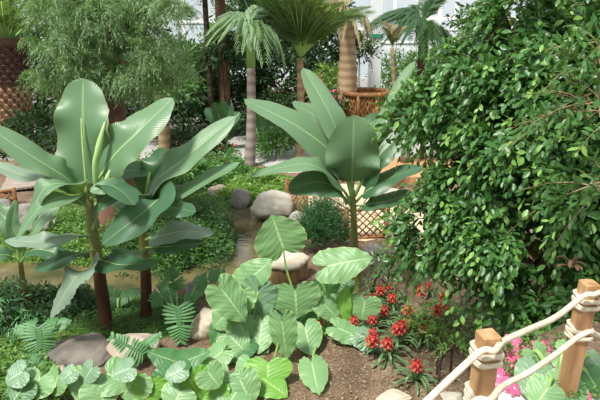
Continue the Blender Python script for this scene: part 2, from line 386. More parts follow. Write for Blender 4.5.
# white column
p = P(374, 84, 20.5); t = thing('column', 'white square greenhouse column with a teal band near its middle', 'column', (p[0], p[1], 0))
mb = MB(); box(mb, (p[0], p[1], 3), (.42, .34, 6), bev=.02); mb.build('shaft', M['white'], t, smooth=False)
zz = P(374, 36, 20.3)[2]; mb = MB(); box(mb, (p[0], p[1], zz), (.46, .38, .13)); mb.build('band', M['teal'], t, smooth=False)
# white building panel behind the glass wall (pale cross beams seen to the right of the column)
mb = MB()
for (x0, x1, y) in ((335, 480, 43), (330, 480, 30), (175, 225, 23)):
    a_, b_ = P(x0, y, 23.5), P(x1, y, 23.5); tube(mb, [a_, b_], .09, 6)
for x_ in (340, 395, 440): tube(mb, [P(x_, 95, 23.5), P(x_, -10, 23.5)], .07, 6)
struct(mb.build('trim_1', M['white']))

# =================================================================== FOLIAGE ENGINE
def tmpl(length=1, width=.42, fold=.12, pts=(0, .25, .55, .82, 1), prof=(0, .75, 1, .62, 0)):
    V = []; F = []
    V.append((0, 0, 0))
    for t, p in zip(pts[1:-1], prof[1:-1]):
        V += [(-width/2*p, t, fold*p*width), (0, t, -.03*t), (width/2*p, t, fold*p*width)]
    V.append((0, 1, -.08))
    k = len(pts)-2
    F += [(0, 2, 1), (0, 3, 2)]
    for i in range(k-1):
        a = 1+3*i; F += [(a, a+1, a+4, a+3), (a+1, a+2, a+5, a+4)]
    a = 1+3*(k-1); F += [(a, a+1, len(V)-1), (a+1, a+2, len(V)-1)]
    return np.array(V)*length, F
T_OVAL = tmpl(); T_DIA = (np.array([(0, 0, 0), (-.2, .45, .04), (.2, .45, .04), (0, 1, -.05)]), [(0, 2, 1), (1, 2, 3)])
T_LANCE = (np.array([(0, 0, 0), (-.09, .4, .02), (.09, .4, .02), (0, 1, -.1)]), [(0, 2, 1), (1, 2, 3)])
T_FIG = tmpl(width=.52)
def stamp(T, pos, ax, nr, size):
    """leaf template at every pos; ax = direction of leaf, nr = face normal"""
    V0, F0 = T; n = len(pos)
    ax = ax/np.linalg.norm(ax, axis=1, keepdims=True)
    sx = np.cross(ax, nr); sx /= np.linalg.norm(sx, axis=1, keepdims=True)+1e-9; nn = np.cross(sx, ax)
    V = (V0[None, :, 0:1]*sx[:, None]+V0[None, :, 1:2]*ax[:, None]+V0[None, :, 2:3]*nn[:, None])*size[:, None, None]+pos[:, None]
    return V, F0
def fast_mesh(name, groups, mats, parent=None, origin=(0, 0, 0)):
    """groups: list of (V[n,k,3], F0, material index)"""
    vs = []; loops = []; starts = []; tot = []; mi = []; vo = 0; lo = 0
    for V, F0, m in groups:
        n, k = V.shape[:2]
        if n == 0: continue
        vs.append(V.reshape(-1, 3)); base = vo+np.arange(n)*k
        fl = np.array([i for q in F0 for i in q]); ft = np.array([len(q) for q in F0])
        loops.append((base[:, None]+fl[None]).ravel()); t = np.tile(ft, n); tot.append(t)
        mi.append(np.full(len(t), m)); vo += n*k
    V = np.concatenate(vs)-np.asarray(origin); Lp = np.concatenate(loops); Tt = np.concatenate(tot); St = np.concatenate([[0], np.cumsum(Tt)[:-1]])
    me = bpy.data.meshes.new(name); me.vertices.add(len(V)); me.vertices.foreach_set('co', V.astype(np.float32).ravel())
    me.loops.add(len(Lp)); me.loops.foreach_set('vertex_index', Lp.astype(np.int32))
    me.polygons.add(len(Tt)); me.polygons.foreach_set('loop_start', St.astype(np.int32)); me.polygons.foreach_set('loop_total', Tt.astype(np.int32))
    for q in mats: me.materials.append(q)
    me.polygons.foreach_set('material_index', np.concatenate(mi).astype(np.int32)); me.update(calc_edges=True); me.validate()
    o = bpy.data.objects.new(name, me); C.objects.link(o); o.parent = parent
    o.location = Vector(origin) - (Vector(parent.location) if parent else Vector((0, 0, 0)))
    return o
def crown(blobs, ntw, nl, size, twig, droop=.3, T=T_OVAL, inner=.45, up=.5, spread=.8, jit=.35, newfrac=0, ret_twigs=False, face=.6, low=-.6, clump=0):
    """leafy volume: blobs = [(centre, (rx,ry,rz))]; returns leaf groups (+twig curves)"""
    vol = np.array([r[0]*r[2]+r[1]*r[2]+r[0]*r[1] for _, r in blobs]); pr = vol/vol.sum()
    bi = RNG.choice(len(blobs), ntw, p=pr)
    c = np.array([b[0] for b in blobs], float)[bi]; r = np.array([b[1] for b in blobs], float)[bi]
    u = RNG.normal(size=(ntw*3, 3)); u /= np.linalg.norm(u, axis=1, keepdims=True); u = u[u[:, 2] > low][:ntw]
    while len(u) < ntw: u = np.concatenate([u, u])[:ntw]
    if clump:
        cu = RNG.normal(size=(len(blobs)*clump, 3)); cu /= np.linalg.norm(cu, axis=1, keepdims=True); cu[:, 2] = np.maximum(cu[:, 2], low)
        u = cu[bi*clump+RNG.integers(0, clump, ntw)]+RNG.normal(size=(ntw, 3))*.13; u /= np.linalg.norm(u, axis=1, keepdims=True)
    rad = inner+(1-inner)*np.sqrt(RNG.random((ntw, 1)))
    s = c+u*r*rad
    d = u*np.array([1, 1, .6])+np.array([0, 0, up*.5])+RNG.normal(size=(ntw, 3))*jit; d /= np.linalg.norm(d, axis=1, keepdims=True)
    L = twig*(.6+.8*RNG.random((ntw, 1)))
    side = np.cross(d, RNG.normal(size=(ntw, 3))); side /= np.linalg.norm(side, axis=1, keepdims=True)
    pos, ax, nr, sz = [], [], [], []
    for k in range(nl):
        t = (k+.6)/nl
        p = s+d*L*t; p[:, 2] -= (droop*L*t*t)[:, 0]
        dt = d.copy(); dt[:, 2] -= 2*droop*t
        sg = 1 if k % 2 else -1
        a = dt*.75+side*sg*spread+RNG.normal(size=(ntw, 3))*.25
        if k == nl-1: a = dt+RNG.normal(size=(ntw, 3))*.1
        n = u*face+np.array([0, 0, .8])+RNG.normal(size=(ntw, 3))*.45
        pos.append(p); ax.append(a); nr.append(n); sz.append(size*(.65+.6*RNG.random(ntw))*(1-.25*t))
    pos, ax, nr, sz = map(np.concatenate, (pos, ax, nr, sz))
    tips = np.zeros(len(pos), bool)
    if newfrac: 
        sel = RNG.random(ntw) < newfrac; tips = np.tile(sel, nl); 
        tips[:ntw*max(0, nl-3)] = False
    g = []
    V, F0 = stamp(T, pos[~tips], ax[~tips], nr[~tips], sz[~tips]); g.append((V, F0, 0))
    if newfrac:
        V, F0 = stamp(T, pos[tips], ax[tips], nr[tips], sz[tips]); g.append((V, F0, 1))
    if ret_twigs: return g, (s, d, L, droop)
    return g
def twig_mesh(tw, step=1, r0=.004, back=.25):
    s, d, L, droop = tw; mb = MB()
    for i in range(0, len(s), step):
        pts = []
        for t in (-back, .25, .6, 1.0):
            p = s[i]+d[i]*L[i]*t; p = p.copy(); p[2] -= droop*L[i, 0]*t*abs(t); pts.append(p)
        tube(mb, pts, [r0*1.6, r0*.5], 3, cap=False)
    return mb
def blob(px, py, Y, rx, ry, rz=None):
    """ellipsoid blob centred behind pixel at distance Y; rx, rz given in pixels at that distance"""
    c = P(px, py, Y); k = s_at(Y); return (c, (rx*k, (rz if rz else (rx+ry)/2)*k, ry*k))
def bush(name, label, cat, blobs, leaves, size, m, twig=None, group=None, nl=6, stems=3, T=T_OVAL, **kw):
    c = blobs[0][0]; x = np.mean([b[0][0] for b in blobs]); y = np.mean([b[0][1] for b in blobs]); z = gz(x, y)
    t = thing(name, label, cat, (x, y, z), group)
    g = crown(blobs, max(4, leaves//nl), nl, size, twig or size*4, T=T, **kw)
    fast_mesh('foliage', g, m if isinstance(m, list) else [m], t)
    mb = MB()
    for i in range(stems):
        b = blobs[i % len(blobs)]; o = RNG.normal(size=2)*.06
        tube(mb, bez([(x+o[0], y+o[1], z-.05), (b[0]*.5+np.array([x, y, z])*.5)+np.array([o[0], 0, 0]), b[0]], 6), [.035*max(.4, b[1][0]), .01], 6)
    mb.build('stems', M['bark_dark'], t)
    return t

# =================================================================== BIG FICUS, RIGHT
def ficus():
    loc = (2.55, 5.0, gz(2.55, 5.0))
    t = thing('ficus_tree', 'huge glossy weeping fig filling the right side of the view', 'tree', loc)
    bl = [blob(570, 20, 4.6, 75, 62), blob(515, 35, 4.8, 32, 40), blob(530, 75, 4.6, 55, 45), blob(480, 75, 4.8, 36, 28), blob(450, 95, 4.9, 30, 22),
          blob(425, 112, 5.0, 24, 14), blob(403, 118, 5.1, 14, 9), blob(535, 135, 4.4, 60, 60), blob(485, 125, 4.7, 36, 30), blob(478, 175, 4.5, 34, 40),
          blob(455, 205, 4.6, 34, 28), blob(430, 225, 4.7, 26, 22), blob(428, 250, 4.7, 26, 18), blob(412, 212, 4.8, 12, 10), blob(590, 180, 4.1, 70, 65), blob(520, 235, 4.2, 50, 55),
          blob(475, 260, 4.5, 34, 24), blob(560, 285, 3.9, 50, 36), blob(515, 295, 4.1, 30, 24), blob(640, 240, 4.0, 60, 70), blob(640, 80, 4.6, 80, 80), blob(505, 14, 5.0, 18, 22)]
    g, tw = crown(bl, 5600, 9, .084, .25, droop=.6, T=T_FIG, inner=.6, up=.2, spread=.8, newfrac=.2, ret_twigs=True, jit=.35, face=.5, low=-.8, clump=22)
    fast_mesh('foliage', g, [M['ficus'], M['ficus_new']], t)
    twig_mesh(tw, 14, .003).build('twigs', M['bark_tan'], t)
    # near sprays reaching towards the path on the right
    nb = [blob(608, 195, 3.0, 30, 22, 40), blob(598, 110, 3.3, 30, 26, 40), blob(600, 60, 3.5, 30, 22, 30)]
    g, tw = crown(nb, 110, 11, .072, .36, droop=.35, inner=.3, up=.1, spread=.8, newfrac=.3, ret_twigs=True, jit=.5)
    fast_mesh('near_spray', g, [M['ficus'], M['ficus_new']], t); twig_mesh(tw, 2, .003).build('twigs', M['bark_tan'], t)
    mb = MB(); base = np.array(loc)
    tube(mb, bez([base-[0, 0, .1], base+[.05, 0, .6], base+[-.05, .1, 1.5], P(560, 90, 4.8)], 14), [.14, .09, .05], 12, noise=.1)
    mb.build('trunk', M['bark'], t)
    for b in bl:
        mb = MB(); q = base+[0, 0, .5+random.random()*1.2]
        tube(mb, bez([q, (q+b[0])/2+[0, 0, .2], b[0]], 8), [.045, .012], 7); mb.build('branch', M['bark'], t)
ficus()

# =================================================================== BANANAS
def bprof(t): return min(1, (t/.16)**.6)*(1 if t < .45 else math.sqrt(max(0, 1-((t-.45)/.55)**2.1)))
def bleaf(parent, pts, wpx, hint, kind='banana', fold=.3, wave=.12, tear=.05, pet=.2, label=None, curl=.7):
    """pts: [(px,py,Y)...] from the crown to the tip; the first part is the bare petiole"""
    p = [P(*q) for q in pts]; Y = np.mean([q[2] for q in pts]); mid = bez(p, 40); k = int(40*pet)
    mb = MB(); rib = .011 if wpx > 18 else .008
    tube(mb, mid[:k+2], [rib*1.7, rib], 7, m=1)
    ribbon(mb, mid[k:], hint, bprof, s_at(Y, wpx*(1.3 if kind == 'banana_dark' else 1.22 if kind == 'banana_pale' else 1.08)), 12, fold, wave, curl, seed=int(pts[0][0]*7+pts[-1][0]*13+pts[-1][1]), tear=tear, midr=rib*.8, big=.32)
    o = mb.build('leaf', [M[kind], M['rib']], parent)
    if label: o['label'] = label
    return o
CAMV = np.array([0, -1, .35]); UP = np.array([0, -.25, 1.])
def pstem(parent, pts, r, brown=.45):
    p = bez([P(*q) if len(q) == 3 else np.array(q) for q in pts], 24); k = int(24*brown)
    if k > 1:
        mb = MB(); tube(mb, p[:k+1], [r*1.15, r], 12, noise=.06); mb.build('trunk_base', M['pstem_brown'], parent)
    mb = MB(); tube(mb, p[k:], [r, r*.75, r*.6], 12, noise=.05); mb.build('pseudostem', M['pstem'], parent)
def furl(parent, pts, r):
    mb = MB(); tube(mb, bez([P(*q) for q in pts], 10), [r*.8, r, r*.9, r*1.1, r*.3], 8, noise=.1); mb.build('furled_leaf', M['rib'], parent)
g1 = G(107, 328); Y1 = g1[1]
bA = thing('banana_plant', 'large banana plant with upright leaves at left, on a brown trunk by the pond', 'banana plant', tuple(g1))
pstem(bA, [(107, 330, Y1), (101, 285, Y1), (92, 225, Y1), (87, 182, Y1)], .062)
y = Y1
bleaf(bA, [(86, 195, y), (85, 160, y), (83, 120, y), (83, 78, y+.1)], 56, (0, -1, .15), fold=.18, pet=.12, label='tall upright pale green leaf facing the camera')
bleaf(bA, [(90, 195, y), (112, 158, y-.1), (140, 130, y-.1), (173, 98, y+.1)], 42, (-.3, -.8, .6), fold=.2, pet=.18)
bleaf(bA, [(84, 192, y), (62, 175, y-.2), (30, 155, y-.3), (-14, 126, y-.3)], 34, (.25, -.45, .85), fold=.2, pet=.1, wave=.12)
bleaf(bA, [(84, 195, y), (60, 181, y-.1), (25, 176, y-.1), (-10, 163, y)], 20, (.1, -.3, 1), 'banana_pale', fold=.3, pet=.15)
bleaf(bA, [(86, 195, y), (74, 185, y-.3), (45, 188, y-.5), (28, 225, y-.5)], 26, (-.3, -.6, .8), fold=.35, pet=.1)
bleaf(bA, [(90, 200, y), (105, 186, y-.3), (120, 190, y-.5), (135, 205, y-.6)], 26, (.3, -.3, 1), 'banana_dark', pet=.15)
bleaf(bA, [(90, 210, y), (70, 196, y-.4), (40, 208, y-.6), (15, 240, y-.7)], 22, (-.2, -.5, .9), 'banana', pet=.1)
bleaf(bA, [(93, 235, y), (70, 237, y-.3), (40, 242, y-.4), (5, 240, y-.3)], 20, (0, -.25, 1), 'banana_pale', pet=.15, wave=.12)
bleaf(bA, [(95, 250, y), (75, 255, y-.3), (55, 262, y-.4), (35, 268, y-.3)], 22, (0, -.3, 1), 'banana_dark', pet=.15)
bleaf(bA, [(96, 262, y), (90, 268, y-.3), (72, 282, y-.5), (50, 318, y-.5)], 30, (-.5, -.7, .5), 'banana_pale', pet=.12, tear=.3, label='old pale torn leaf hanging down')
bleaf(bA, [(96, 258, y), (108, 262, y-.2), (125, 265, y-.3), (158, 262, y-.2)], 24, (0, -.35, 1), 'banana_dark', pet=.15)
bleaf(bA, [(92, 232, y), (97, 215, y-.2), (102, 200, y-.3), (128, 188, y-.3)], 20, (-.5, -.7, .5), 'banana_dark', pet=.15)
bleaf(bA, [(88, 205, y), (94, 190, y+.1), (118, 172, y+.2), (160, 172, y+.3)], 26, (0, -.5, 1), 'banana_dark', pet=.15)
furl(bA, [(87, 195, y-.05), (84, 160, y-.06), (81, 118, y-.04)], .012)
furl(bA, [(96, 190, y-.1), (95, 165, y-.15), (98, 150, y-.15), (105, 122, y-.1)], .03)
furl(bA, [(104, 205, y-.2), (106, 185, y-.25), (110, 170, y-.25)], .026)
g2 = G(146, 318); Y2 = g2[1]
bB = thing('banana_plant', 'banana plant right of the upright-leaved one, its long leaves arching towards the pond channel', 'banana plant', tuple(g2))
pstem(bB, [(146, 320, Y2), (146, 280, Y2), (143, 235, Y2), (141, 205, Y2)], .056)
y = Y2
bleaf(bB, [(142, 215, y), (152, 185, y-.2), (185, 158, y-.2), (236, 116, y)], 34, (-.3, -.5, .8), fold=.25, pet=.1, wave=.14)
bleaf(bB, [(141, 208, y), (140, 196, y-.4), (112, 186, y-.7), (90, 192, y-.8)], 20, (0, -.5, .9), fold=.3, pet=.1)
bleaf(bB, [(144, 212, y), (165, 200, y-.2), (195, 185, y-.25), (240, 162, y-.1)], 26, (-.25, -.4, .9), fold=.2, pet=.15)
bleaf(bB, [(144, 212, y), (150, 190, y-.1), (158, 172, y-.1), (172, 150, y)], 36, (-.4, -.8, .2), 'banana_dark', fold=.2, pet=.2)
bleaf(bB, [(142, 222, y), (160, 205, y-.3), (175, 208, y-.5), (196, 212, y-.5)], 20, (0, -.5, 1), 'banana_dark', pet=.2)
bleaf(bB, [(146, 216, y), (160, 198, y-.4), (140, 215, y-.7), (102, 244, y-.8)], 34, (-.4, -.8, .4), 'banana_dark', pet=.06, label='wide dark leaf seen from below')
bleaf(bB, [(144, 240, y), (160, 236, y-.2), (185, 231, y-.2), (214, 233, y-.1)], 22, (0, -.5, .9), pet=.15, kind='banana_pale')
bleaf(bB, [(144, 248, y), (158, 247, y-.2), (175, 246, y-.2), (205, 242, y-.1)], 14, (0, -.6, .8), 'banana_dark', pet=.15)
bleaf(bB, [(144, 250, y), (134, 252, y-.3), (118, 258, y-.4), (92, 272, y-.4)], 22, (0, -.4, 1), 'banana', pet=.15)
bleaf(bB, [(141, 225, y), (128, 205, y+.1), (112, 198, y+.2), (92, 205, y+.3)], 20, (0, -.4, 1), 'banana', pet=.15)
furl(bB, [(143, 212, y-.05), (147, 190, y-.1), (150, 172, y-.1)], .02)
# middle banana
g3 = G(357, 291); Y3 = g3[1]
bC = thing('banana_plant', 'young banana plant in the middle, yellow-green stem before the lattice fence', 'banana plant', tuple(g3))
pstem(bC, [(357, 293, Y3), (355, 260, Y3), (354, 225, Y3), (352, 190, Y3)], .056, brown=0)
y = Y3
bleaf(bC, [(352, 200, y), (347, 165, y-.1), (330, 115, y-.1), (303, 68, y+.2)], 31, (.55, -.7, .55), fold=.3, pet=.2)
bleaf(bC, [(352, 198, y), (338, 160, y-.1), (300, 128, y-.2), (244, 99, y-.1)], 42, (.35, -.5, .8), fold=.15, pet=.15, wave=.05)
bleaf(bC, [(352, 198, y), (352, 172, y-.2), (353, 150, y-.3), (354, 115, y-.3)], 52, (.05, -1, .35), 'banana', fold=.15, pet=.2, label='broad leaf facing the camera')
bleaf(bC, [(355, 196, y), (368, 160, y), (388, 110, y+.1), (415, 61, y+.2)], 20, (-.9, -.5, .2), fold=.35, pet=.2)
bleaf(bC, [(355, 196, y), (366, 176, y-.1), (382, 152, y-.1), (406, 130, y)], 26, (-.5, -.6, .5), 'banana_dark', fold=.3, pet=.2)
bleaf(bC, [(356, 202, y), (368, 190, y-.2), (390, 178, y-.2), (424, 166, y-.1)], 20, (-.2, -.5, .8), 'banana_dark', pet=.2)
bleaf(bC, [(356, 206, y), (368, 204, y-.2), (385, 201, y-.2), (412, 192, y-.1)], 17, (0, -.5, .8), 'banana_dark', pet=.2)
bleaf(bC, [(351, 202, y), (335, 180, y-.3), (305, 164, y-.5), (250, 176, y-.4)], 26, (.1, -.45, 1), 'banana', fold=.25, pet=.15, wave=.12)
bleaf(bC, [(351, 206, y), (338, 190, y-.3), (318, 182, y-.4), (288, 190, y-.4)], 28, (.1, -.6, .8), 'banana_dark', fold=.25, pet=.15)
bleaf(bC, [(352, 200, y), (344, 155, y+.2), (328, 125, y+.3), (292, 102, y+.3)], 30, (.3, -.6, .7), 'banana', pet=.2)
bleaf(bC, [(352, 196, y), (356, 165, y+.1), (365, 140, y+.2), (385, 116, y+.3)], 34, (-.3, -.8, .5), 'banana_dark', pet=.2)
furl(bC, [(352, 205, y), (344, 190, y-.1), (325, 178, y-.2)], .009); furl(bC, [(354, 215, y), (366, 200, y-.1), (382, 178, y-.2)], .008); furl(bC, [(352, 212, y), (336, 202, y-.1), (318, 192, y-.2)], .008)
# far left small banana
g4 = G(27, 312); Y4 = g4[1]
bD = thing('banana_plant', 'small banana plant with a brown stem at the left edge of the view', 'banana plant', tuple(g4))
pstem(bD, [(28, 312, Y4), (25, 295, Y4), (22, 275, Y4), (20, 255, Y4)], .036)
y = Y4
bleaf(bD, [(20, 262, y), (14, 235, y-.1), (2, 215, y), (-25, 195, y)], 20, (.4, -.6, .6), 'banana', pet=.15)
bleaf(bD, [(20, 262, y), (30, 240, y-.1), (40, 222, y-.1), (60, 205, y)], 18, (-.4, -.6, .6), 'banana', pet=.2)
bleaf(bD, [(20, 262, y), (8, 255, y-.1), (-10, 258, y-.2), (-30, 275, y-.2)], 18, (0, -.5, 1), 'banana_dark', pet=.2)
bleaf(bD, [(21, 262, y), (32, 250, y-.2), (52, 252, y-.3), (66, 262, y-.3)], 18, (0, -.5, 1), 'banana_dark', pet=.2)
bleaf(bD, [(21, 264, y), (22, 245, y-.1), (12, 225, y-.1), (16, 200, y)], 13, (.6, -.8, 0), 'banana', pet=.2)

# =================================================================== ELEPHANT EARS
def ear_outline(n=28):
    """half outline of a heart shaped leaf: attach at origin, tip at (0,1), lobes behind"""
    ctrl = [(0.0, -.04), (.05, -.17), (.15, -.29), (.28, -.30), (.41, -.22), (.49, -.04), (.51, .16), (.47, .40), (.36, .63), (.19, .84), (0, .98)]
    c = bez([(a, b, 0) for a, b in ctrl], n)
    return c[:, :2]
EAR = ear_outline()
def clear(px, py, Y, m=.035):
    """the pixel's point at distance Y, brought nearer until it is above the ground"""
    p = P(px, py, Y)
    while p[2] < gz(p[0], p[1])+m and Y > 1.2: Y -= .03; p = P(px, py, Y)
    return p
def ear(parent, att, tip, wpx, Y, base, kind='ear', nhint=None, cup=.18, label=None, pet=True):
    g_ = 1.15 if att[1] < 366 else 1.3; tip = (att[0]+(tip[0]-att[0])*g_, att[1]+(tip[1]-att[1])*g_); wpx = wpx*g_*1.03
    A = clear(att[0], att[1], Y, .1); Tp = clear(tip[0], tip[1], A[1]+(0.02 if tip[1] < att[1] else -.05)); ax = Tp-A; L = np.linalg.norm(ax); ax = ax/L
    n = np.array(nhint if nhint is not None else (random.uniform(-.2, .2), -.55, .8)); s = nrm(np.cross(ax, n)); nn = np.cross(s, ax)
    hw = s_at(A[1], wpx)/.95; V = []; UV = []; F = []; rings = 5; ph = random.random()*6
    L = L/1.0
    for side in (1, -1):
        o = len(V); m = len(EAR)
        for r in range(rings+1):
            f = r/rings
            for i, (a, b) in enumerate(EAR):
                # spine point for this rim point
                sp = max(-.02, min(1, b*.82+.1 if b > 0 else .0)); x = a*f; yv = sp+(b-sp)*f
                rr = math.sin(i*1.9+ph)*.03*f*f
                z = -cup*x*x*2.2+.10*x - .14*yv*yv*.6 + rr + .06*math.sin(yv*9+ph)*x
                V.append(A+s*side*x*hw*(1+.02*math.sin(i*2.5))+ax*yv*L+nn*z*L); UV.append((.5+side*f*.5*(1 if True else 0), yv))
        for r in range(rings):
            for i in range(m-1):
                q = (o+r*m+i, o+r*m+i+1, o+(r+1)*m+i+1, o+(r+1)*m+i); F.append(q if side < 0 else q[::-1])
    mb = MB(); mb.add(V, F, UV)
    lf = mb.build('leaf', M[kind], parent)
    if label: lf['label'] = label
    if pet:
        mb = MB(); B = np.asarray(base, float); mid = (B+A)/2+np.array([(A-B)[0]*.25, (A-B)[1]*.2, .08])-nn*.02
        tube(mb, bez([B, mid, A-nn*.004], 10), [.016, .009], 6); mb.build('petiole', M['petiole'], lf)
    return lf
def ear_plant(label, base_px, leaves, name='elephant_ear_plant', group=None):
    b = G(*base_px); t = thing(name, label, 'elephant ear', tuple(b), group)
    for L in leaves:
        att, tip, w_, dY, kind = L[:5]; nh = L[5] if len(L) > 5 else None
        bb = b+np.array([random.uniform(-.05, .05), random.uniform(.02, .14), -.02])
        ear(t, att, tip, w_, b[1]+dY, bb, kind, nh)
    return t
ear_plant('tall elephant ear with one large round leaf held upright over the pond edge', (300, 318), [
    ((283, 247), (273, 219), 45, .15, 'ear', (.1, -.9, .45)),
    ((295, 291), (297, 316), 44, -.42, 'ear', (0, -.6, .8)),
    ((263, 297), (268, 324), 32, -.15, 'ear', (0, -.6, .8))])
ear_plant('elephant ear clump with overlapping pale veined leaves left of centre', (240, 352), [
    ((238, 292), (222, 318), 38, .2, 'ear', (-.1, -.7, .7)),
    ((243, 285), (268, 262), 30, .4, 'ear', (.1, -.7, .7)),
    ((222, 290), (244, 318), 32, -.05, 'ear', (.2, -.7, .7)),
    ((258, 292), (246, 330), 34, .25, 'ear_grey', (.0, -.6, .7)),
    ((262, 322), (258, 350), 30, .15, 'ear', (-.1, -.6, .8)),
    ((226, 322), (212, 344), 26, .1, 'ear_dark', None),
    ((222, 352), (202, 366), 27, -.2, 'ear', (-.1, -.4, .9)),
    ((246, 340), (232, 360), 26, .0, 'ear_dark', None),
    ((240, 325), (252, 345), 28, .05, 'ear', None),
    ((275, 308), (262, 335), 26, .3, 'ear_grey', None), ((232, 308), (214, 326), 30, .12, 'ear', None), ((252, 306), (262, 328), 30, .3, 'ear_grey', None),
    ((230, 336), (246, 352), 30, -.02, 'ear', None), ((250, 334), (266, 350), 24, .15, 'ear_dark', None)])
ear_plant('low elephant ear with two bright yellow-green leaves on bare soil', (268, 372), [
    ((268, 364), (268, 384), 44, -.15, 'ear_bright', (0, -.5, .9)),
    ((262, 378), (282, 392), 26, -.05, 'ear_bright', (0, -.4, .9)),
    ((250, 362), (244, 382), 24, .05, 'ear', None),
    ((282, 322), (286, 356), 26, .15, 'ear', (-.2, -.6, .7))])
ear_plant('elephant ear with one long oval leaf stretched right, near red bromeliads', (325, 338), [
    ((328, 266), (368, 257), 32, .1, 'ear', (.05, -.7, .7)),
    ((305, 328), (311, 352), 29, -.15, 'ear', (0, -.6, .8)),
    ((338, 328), (366, 340), 22, -.1, 'ear', (0, -.5, .9)),
    ((360, 336), (384, 349), 22, -.1, 'ear_grey', (0, -.5, .9)),
    ((365, 301), (362, 319), 30, .1, 'ear', (0, -.6, .8)),
    ((340, 318), (346, 289), 17, .1, 'ear_bright', (-.4, -.9, .2)),
    ((328, 298), (320, 278), 30, .4, 'ear_dark', (0, -.6, .7)),
    ((322, 302), (338, 318), 22, .05, 'ear', None),
    ((333, 295), (352, 282), 24, .45, 'ear_dark', (0, -.6, .7)),
    ((318, 308), (300, 300), 22, .3, 'ear_dark', None),
    ((345, 315), (352, 334), 22, .15, 'ear', None),
    ((312, 364), (318, 390), 26, -.35, 'ear', (0, -.6, .8)), ((306, 314), (292, 330), 24, .1, 'ear_dark', None), ((340, 304), (330, 318), 26, .2, 'ear', None)])
ear_plant('elephant ear with a broad flat leaf before the cut-leaf philodendron', (176, 372), [
    ((176, 362), (150, 352), 24, .0, 'ear_dark', (0, -.45, .9)), ((178, 364), (206, 352), 26, .0, 'ear_dark', (0, -.45, .9)), ((174, 366), (172, 384), 26, -.1, 'ear_dark', None)])
rows = [('pale elephant ear in the bottom left corner', (40, 392), [((40, 378), (30, 396), 34, 'ear'), ((58, 376), (52, 392), 26, 'ear'), ((22, 372), (8, 380), 24, 'ear_grey'), ((24, 386), (12, 402), 26, 'ear_dark')]),
        ('pale elephant ear below the large grey rock at left', (95, 395), [((88, 378), (78, 396), 34, 'ear'), ((108, 374), (126, 384), 34, 'ear'), ((92, 368), (84, 380), 20, 'ear_grey'), ((72, 372), (62, 380), 16, 'ear_grey'), ((100, 386), (104, 404), 34, 'ear')]),
        ('bright elephant ear along the bottom edge, third from the left', (140, 398), [((136, 376), (124, 394), 36, 'ear'), ((150, 382), (146, 400), 30, 'ear_bright'), ((130, 368), (116, 374), 22, 'ear_grey')]),
        ('bright elephant ear along the bottom edge, fourth from the left', (190, 398), [((170, 378), (164, 396), 30, 'ear_dark'), ((190, 380), (200, 396), 38, 'ear_bright'), ((208, 372), (218, 384), 26, 'ear'), ((182, 370), (168, 376), 18, 'ear_grey'), ((180, 392), (172, 408), 30, 'ear')]),
        ('elephant ear by the bottom edge right of the row, with long leaves', (228, 396), [((228, 376), (216, 398), 32, 'ear'), ((240, 380), (250, 400), 30, 'ear'), ((218, 384), (200, 398), 26, 'ear_bright'), ((236, 392), (226, 408), 30, 'ear')])]
for lb, bp, ls in rows:
    ear_plant(lb, bp, [(a, b_, c, -.05-.03*i, d, (random.uniform(-.2, .2), -.45, .85)) for i, (a, b_, c, d) in enumerate(ls)])
# terrace plant bottom right
q = G(560, 392)
tr = thing('elephant_ear_plant', 'broad-leaved green plant behind the rope in the bottom right corner', 'elephant ear', tuple(q))
for a_, b_, w_, dy, kd in (((536, 368), (530, 392), 30, .05, 'ear_grey'), ((562, 354), (586, 366), 32, .12, 'ear'), ((534, 352), (546, 372), 28, .12, 'ear'), ((568, 382), (562, 402), 34, -.02, 'ear'), ((588, 374), (600, 392), 30, .04, 'ear_dark'), ((548, 388), (536, 404), 30, -.04, 'ear'), ((590, 356), (600, 368), 20, .15, 'ear_grey')):
    ear(tr, a_, b_, w_, q[1]+dy, q, kd, (random.uniform(-.2, .2), -.5, .8))

# =================================================================== CUT-LEAF PHILODENDRONS
def philo_leaf(parent, att, tip, wpx, Y, base, nh=(0, -.5, .85), nlobe=12, kind='philo'):
    A = clear(att[0], att[1], Y, .1); B = clear(tip[0], tip[1], A[1]-.05, .06); ax = B-A; L = np.linalg.norm(ax); ax /= L; n = np.asarray(nh, float)
    s = nrm(np.cross(ax, n)); nn = np.cross(s, ax); W = s_at(Y, wpx)*.5; mb = MB()
    mid = np.array([A+ax*L*.92*t-nn*L*.10*t*t for t in np.linspace(0, 1, 14)])
    ribbon(mb, mid, n, lambda t: .8*(1-t*.6)+.1, W*.34, 4, .15)
    for i in range(nlobe):
        t = i/(nlobe-1); o = mid[int(t*13)]; lw = W*(1-.55*t**1.5)*(.75 if i == 0 else 1)*random.uniform(.9, 1.05)
        for sg in (1, -1):
            d = nrm(s*sg+ax*(-.5+1.3*t)); e = o+d*lw-nn*lw*.22; m_ = (o+e)/2+nn*lw*.06
            ribbon(mb, bez([o, m_, e], 7), n, lambda u: (.7+.5*math.sin(u*3))*(1 if u < .7 else math.sqrt(max(0, 1-((u-.7)/.3)**2))), L*.075, 2, .15, .1, seed=i)
    ribbon(mb, bez([mid[-1], mid[-1]+ax*L*.12-nn*L*.04], 5), n, lambda u: 1-u*u, L*.12, 2, .1)
    lf = mb.build('leaf', M[kind], parent)
    mb = MB(); tube(mb, bez([base, (np.asarray(base)+A)/2+[0, 0, .06], A], 8), [.011, .007], 6); mb.build('petiole', M['petiole'], lf)
def philo_plant(label, base_px, leaves, kind='philo'):
    b = G(*base_px); t = thing('philodendron', label, 'philodendron', tuple(b))
    for l in leaves: philo_leaf(t, l[0], l[1], l[2], b[1]+l[3], b, l[4] if len(l) > 4 else (random.uniform(-.2, .2), -.55, .8), kind=l[5] if len(l) > 5 else kind)
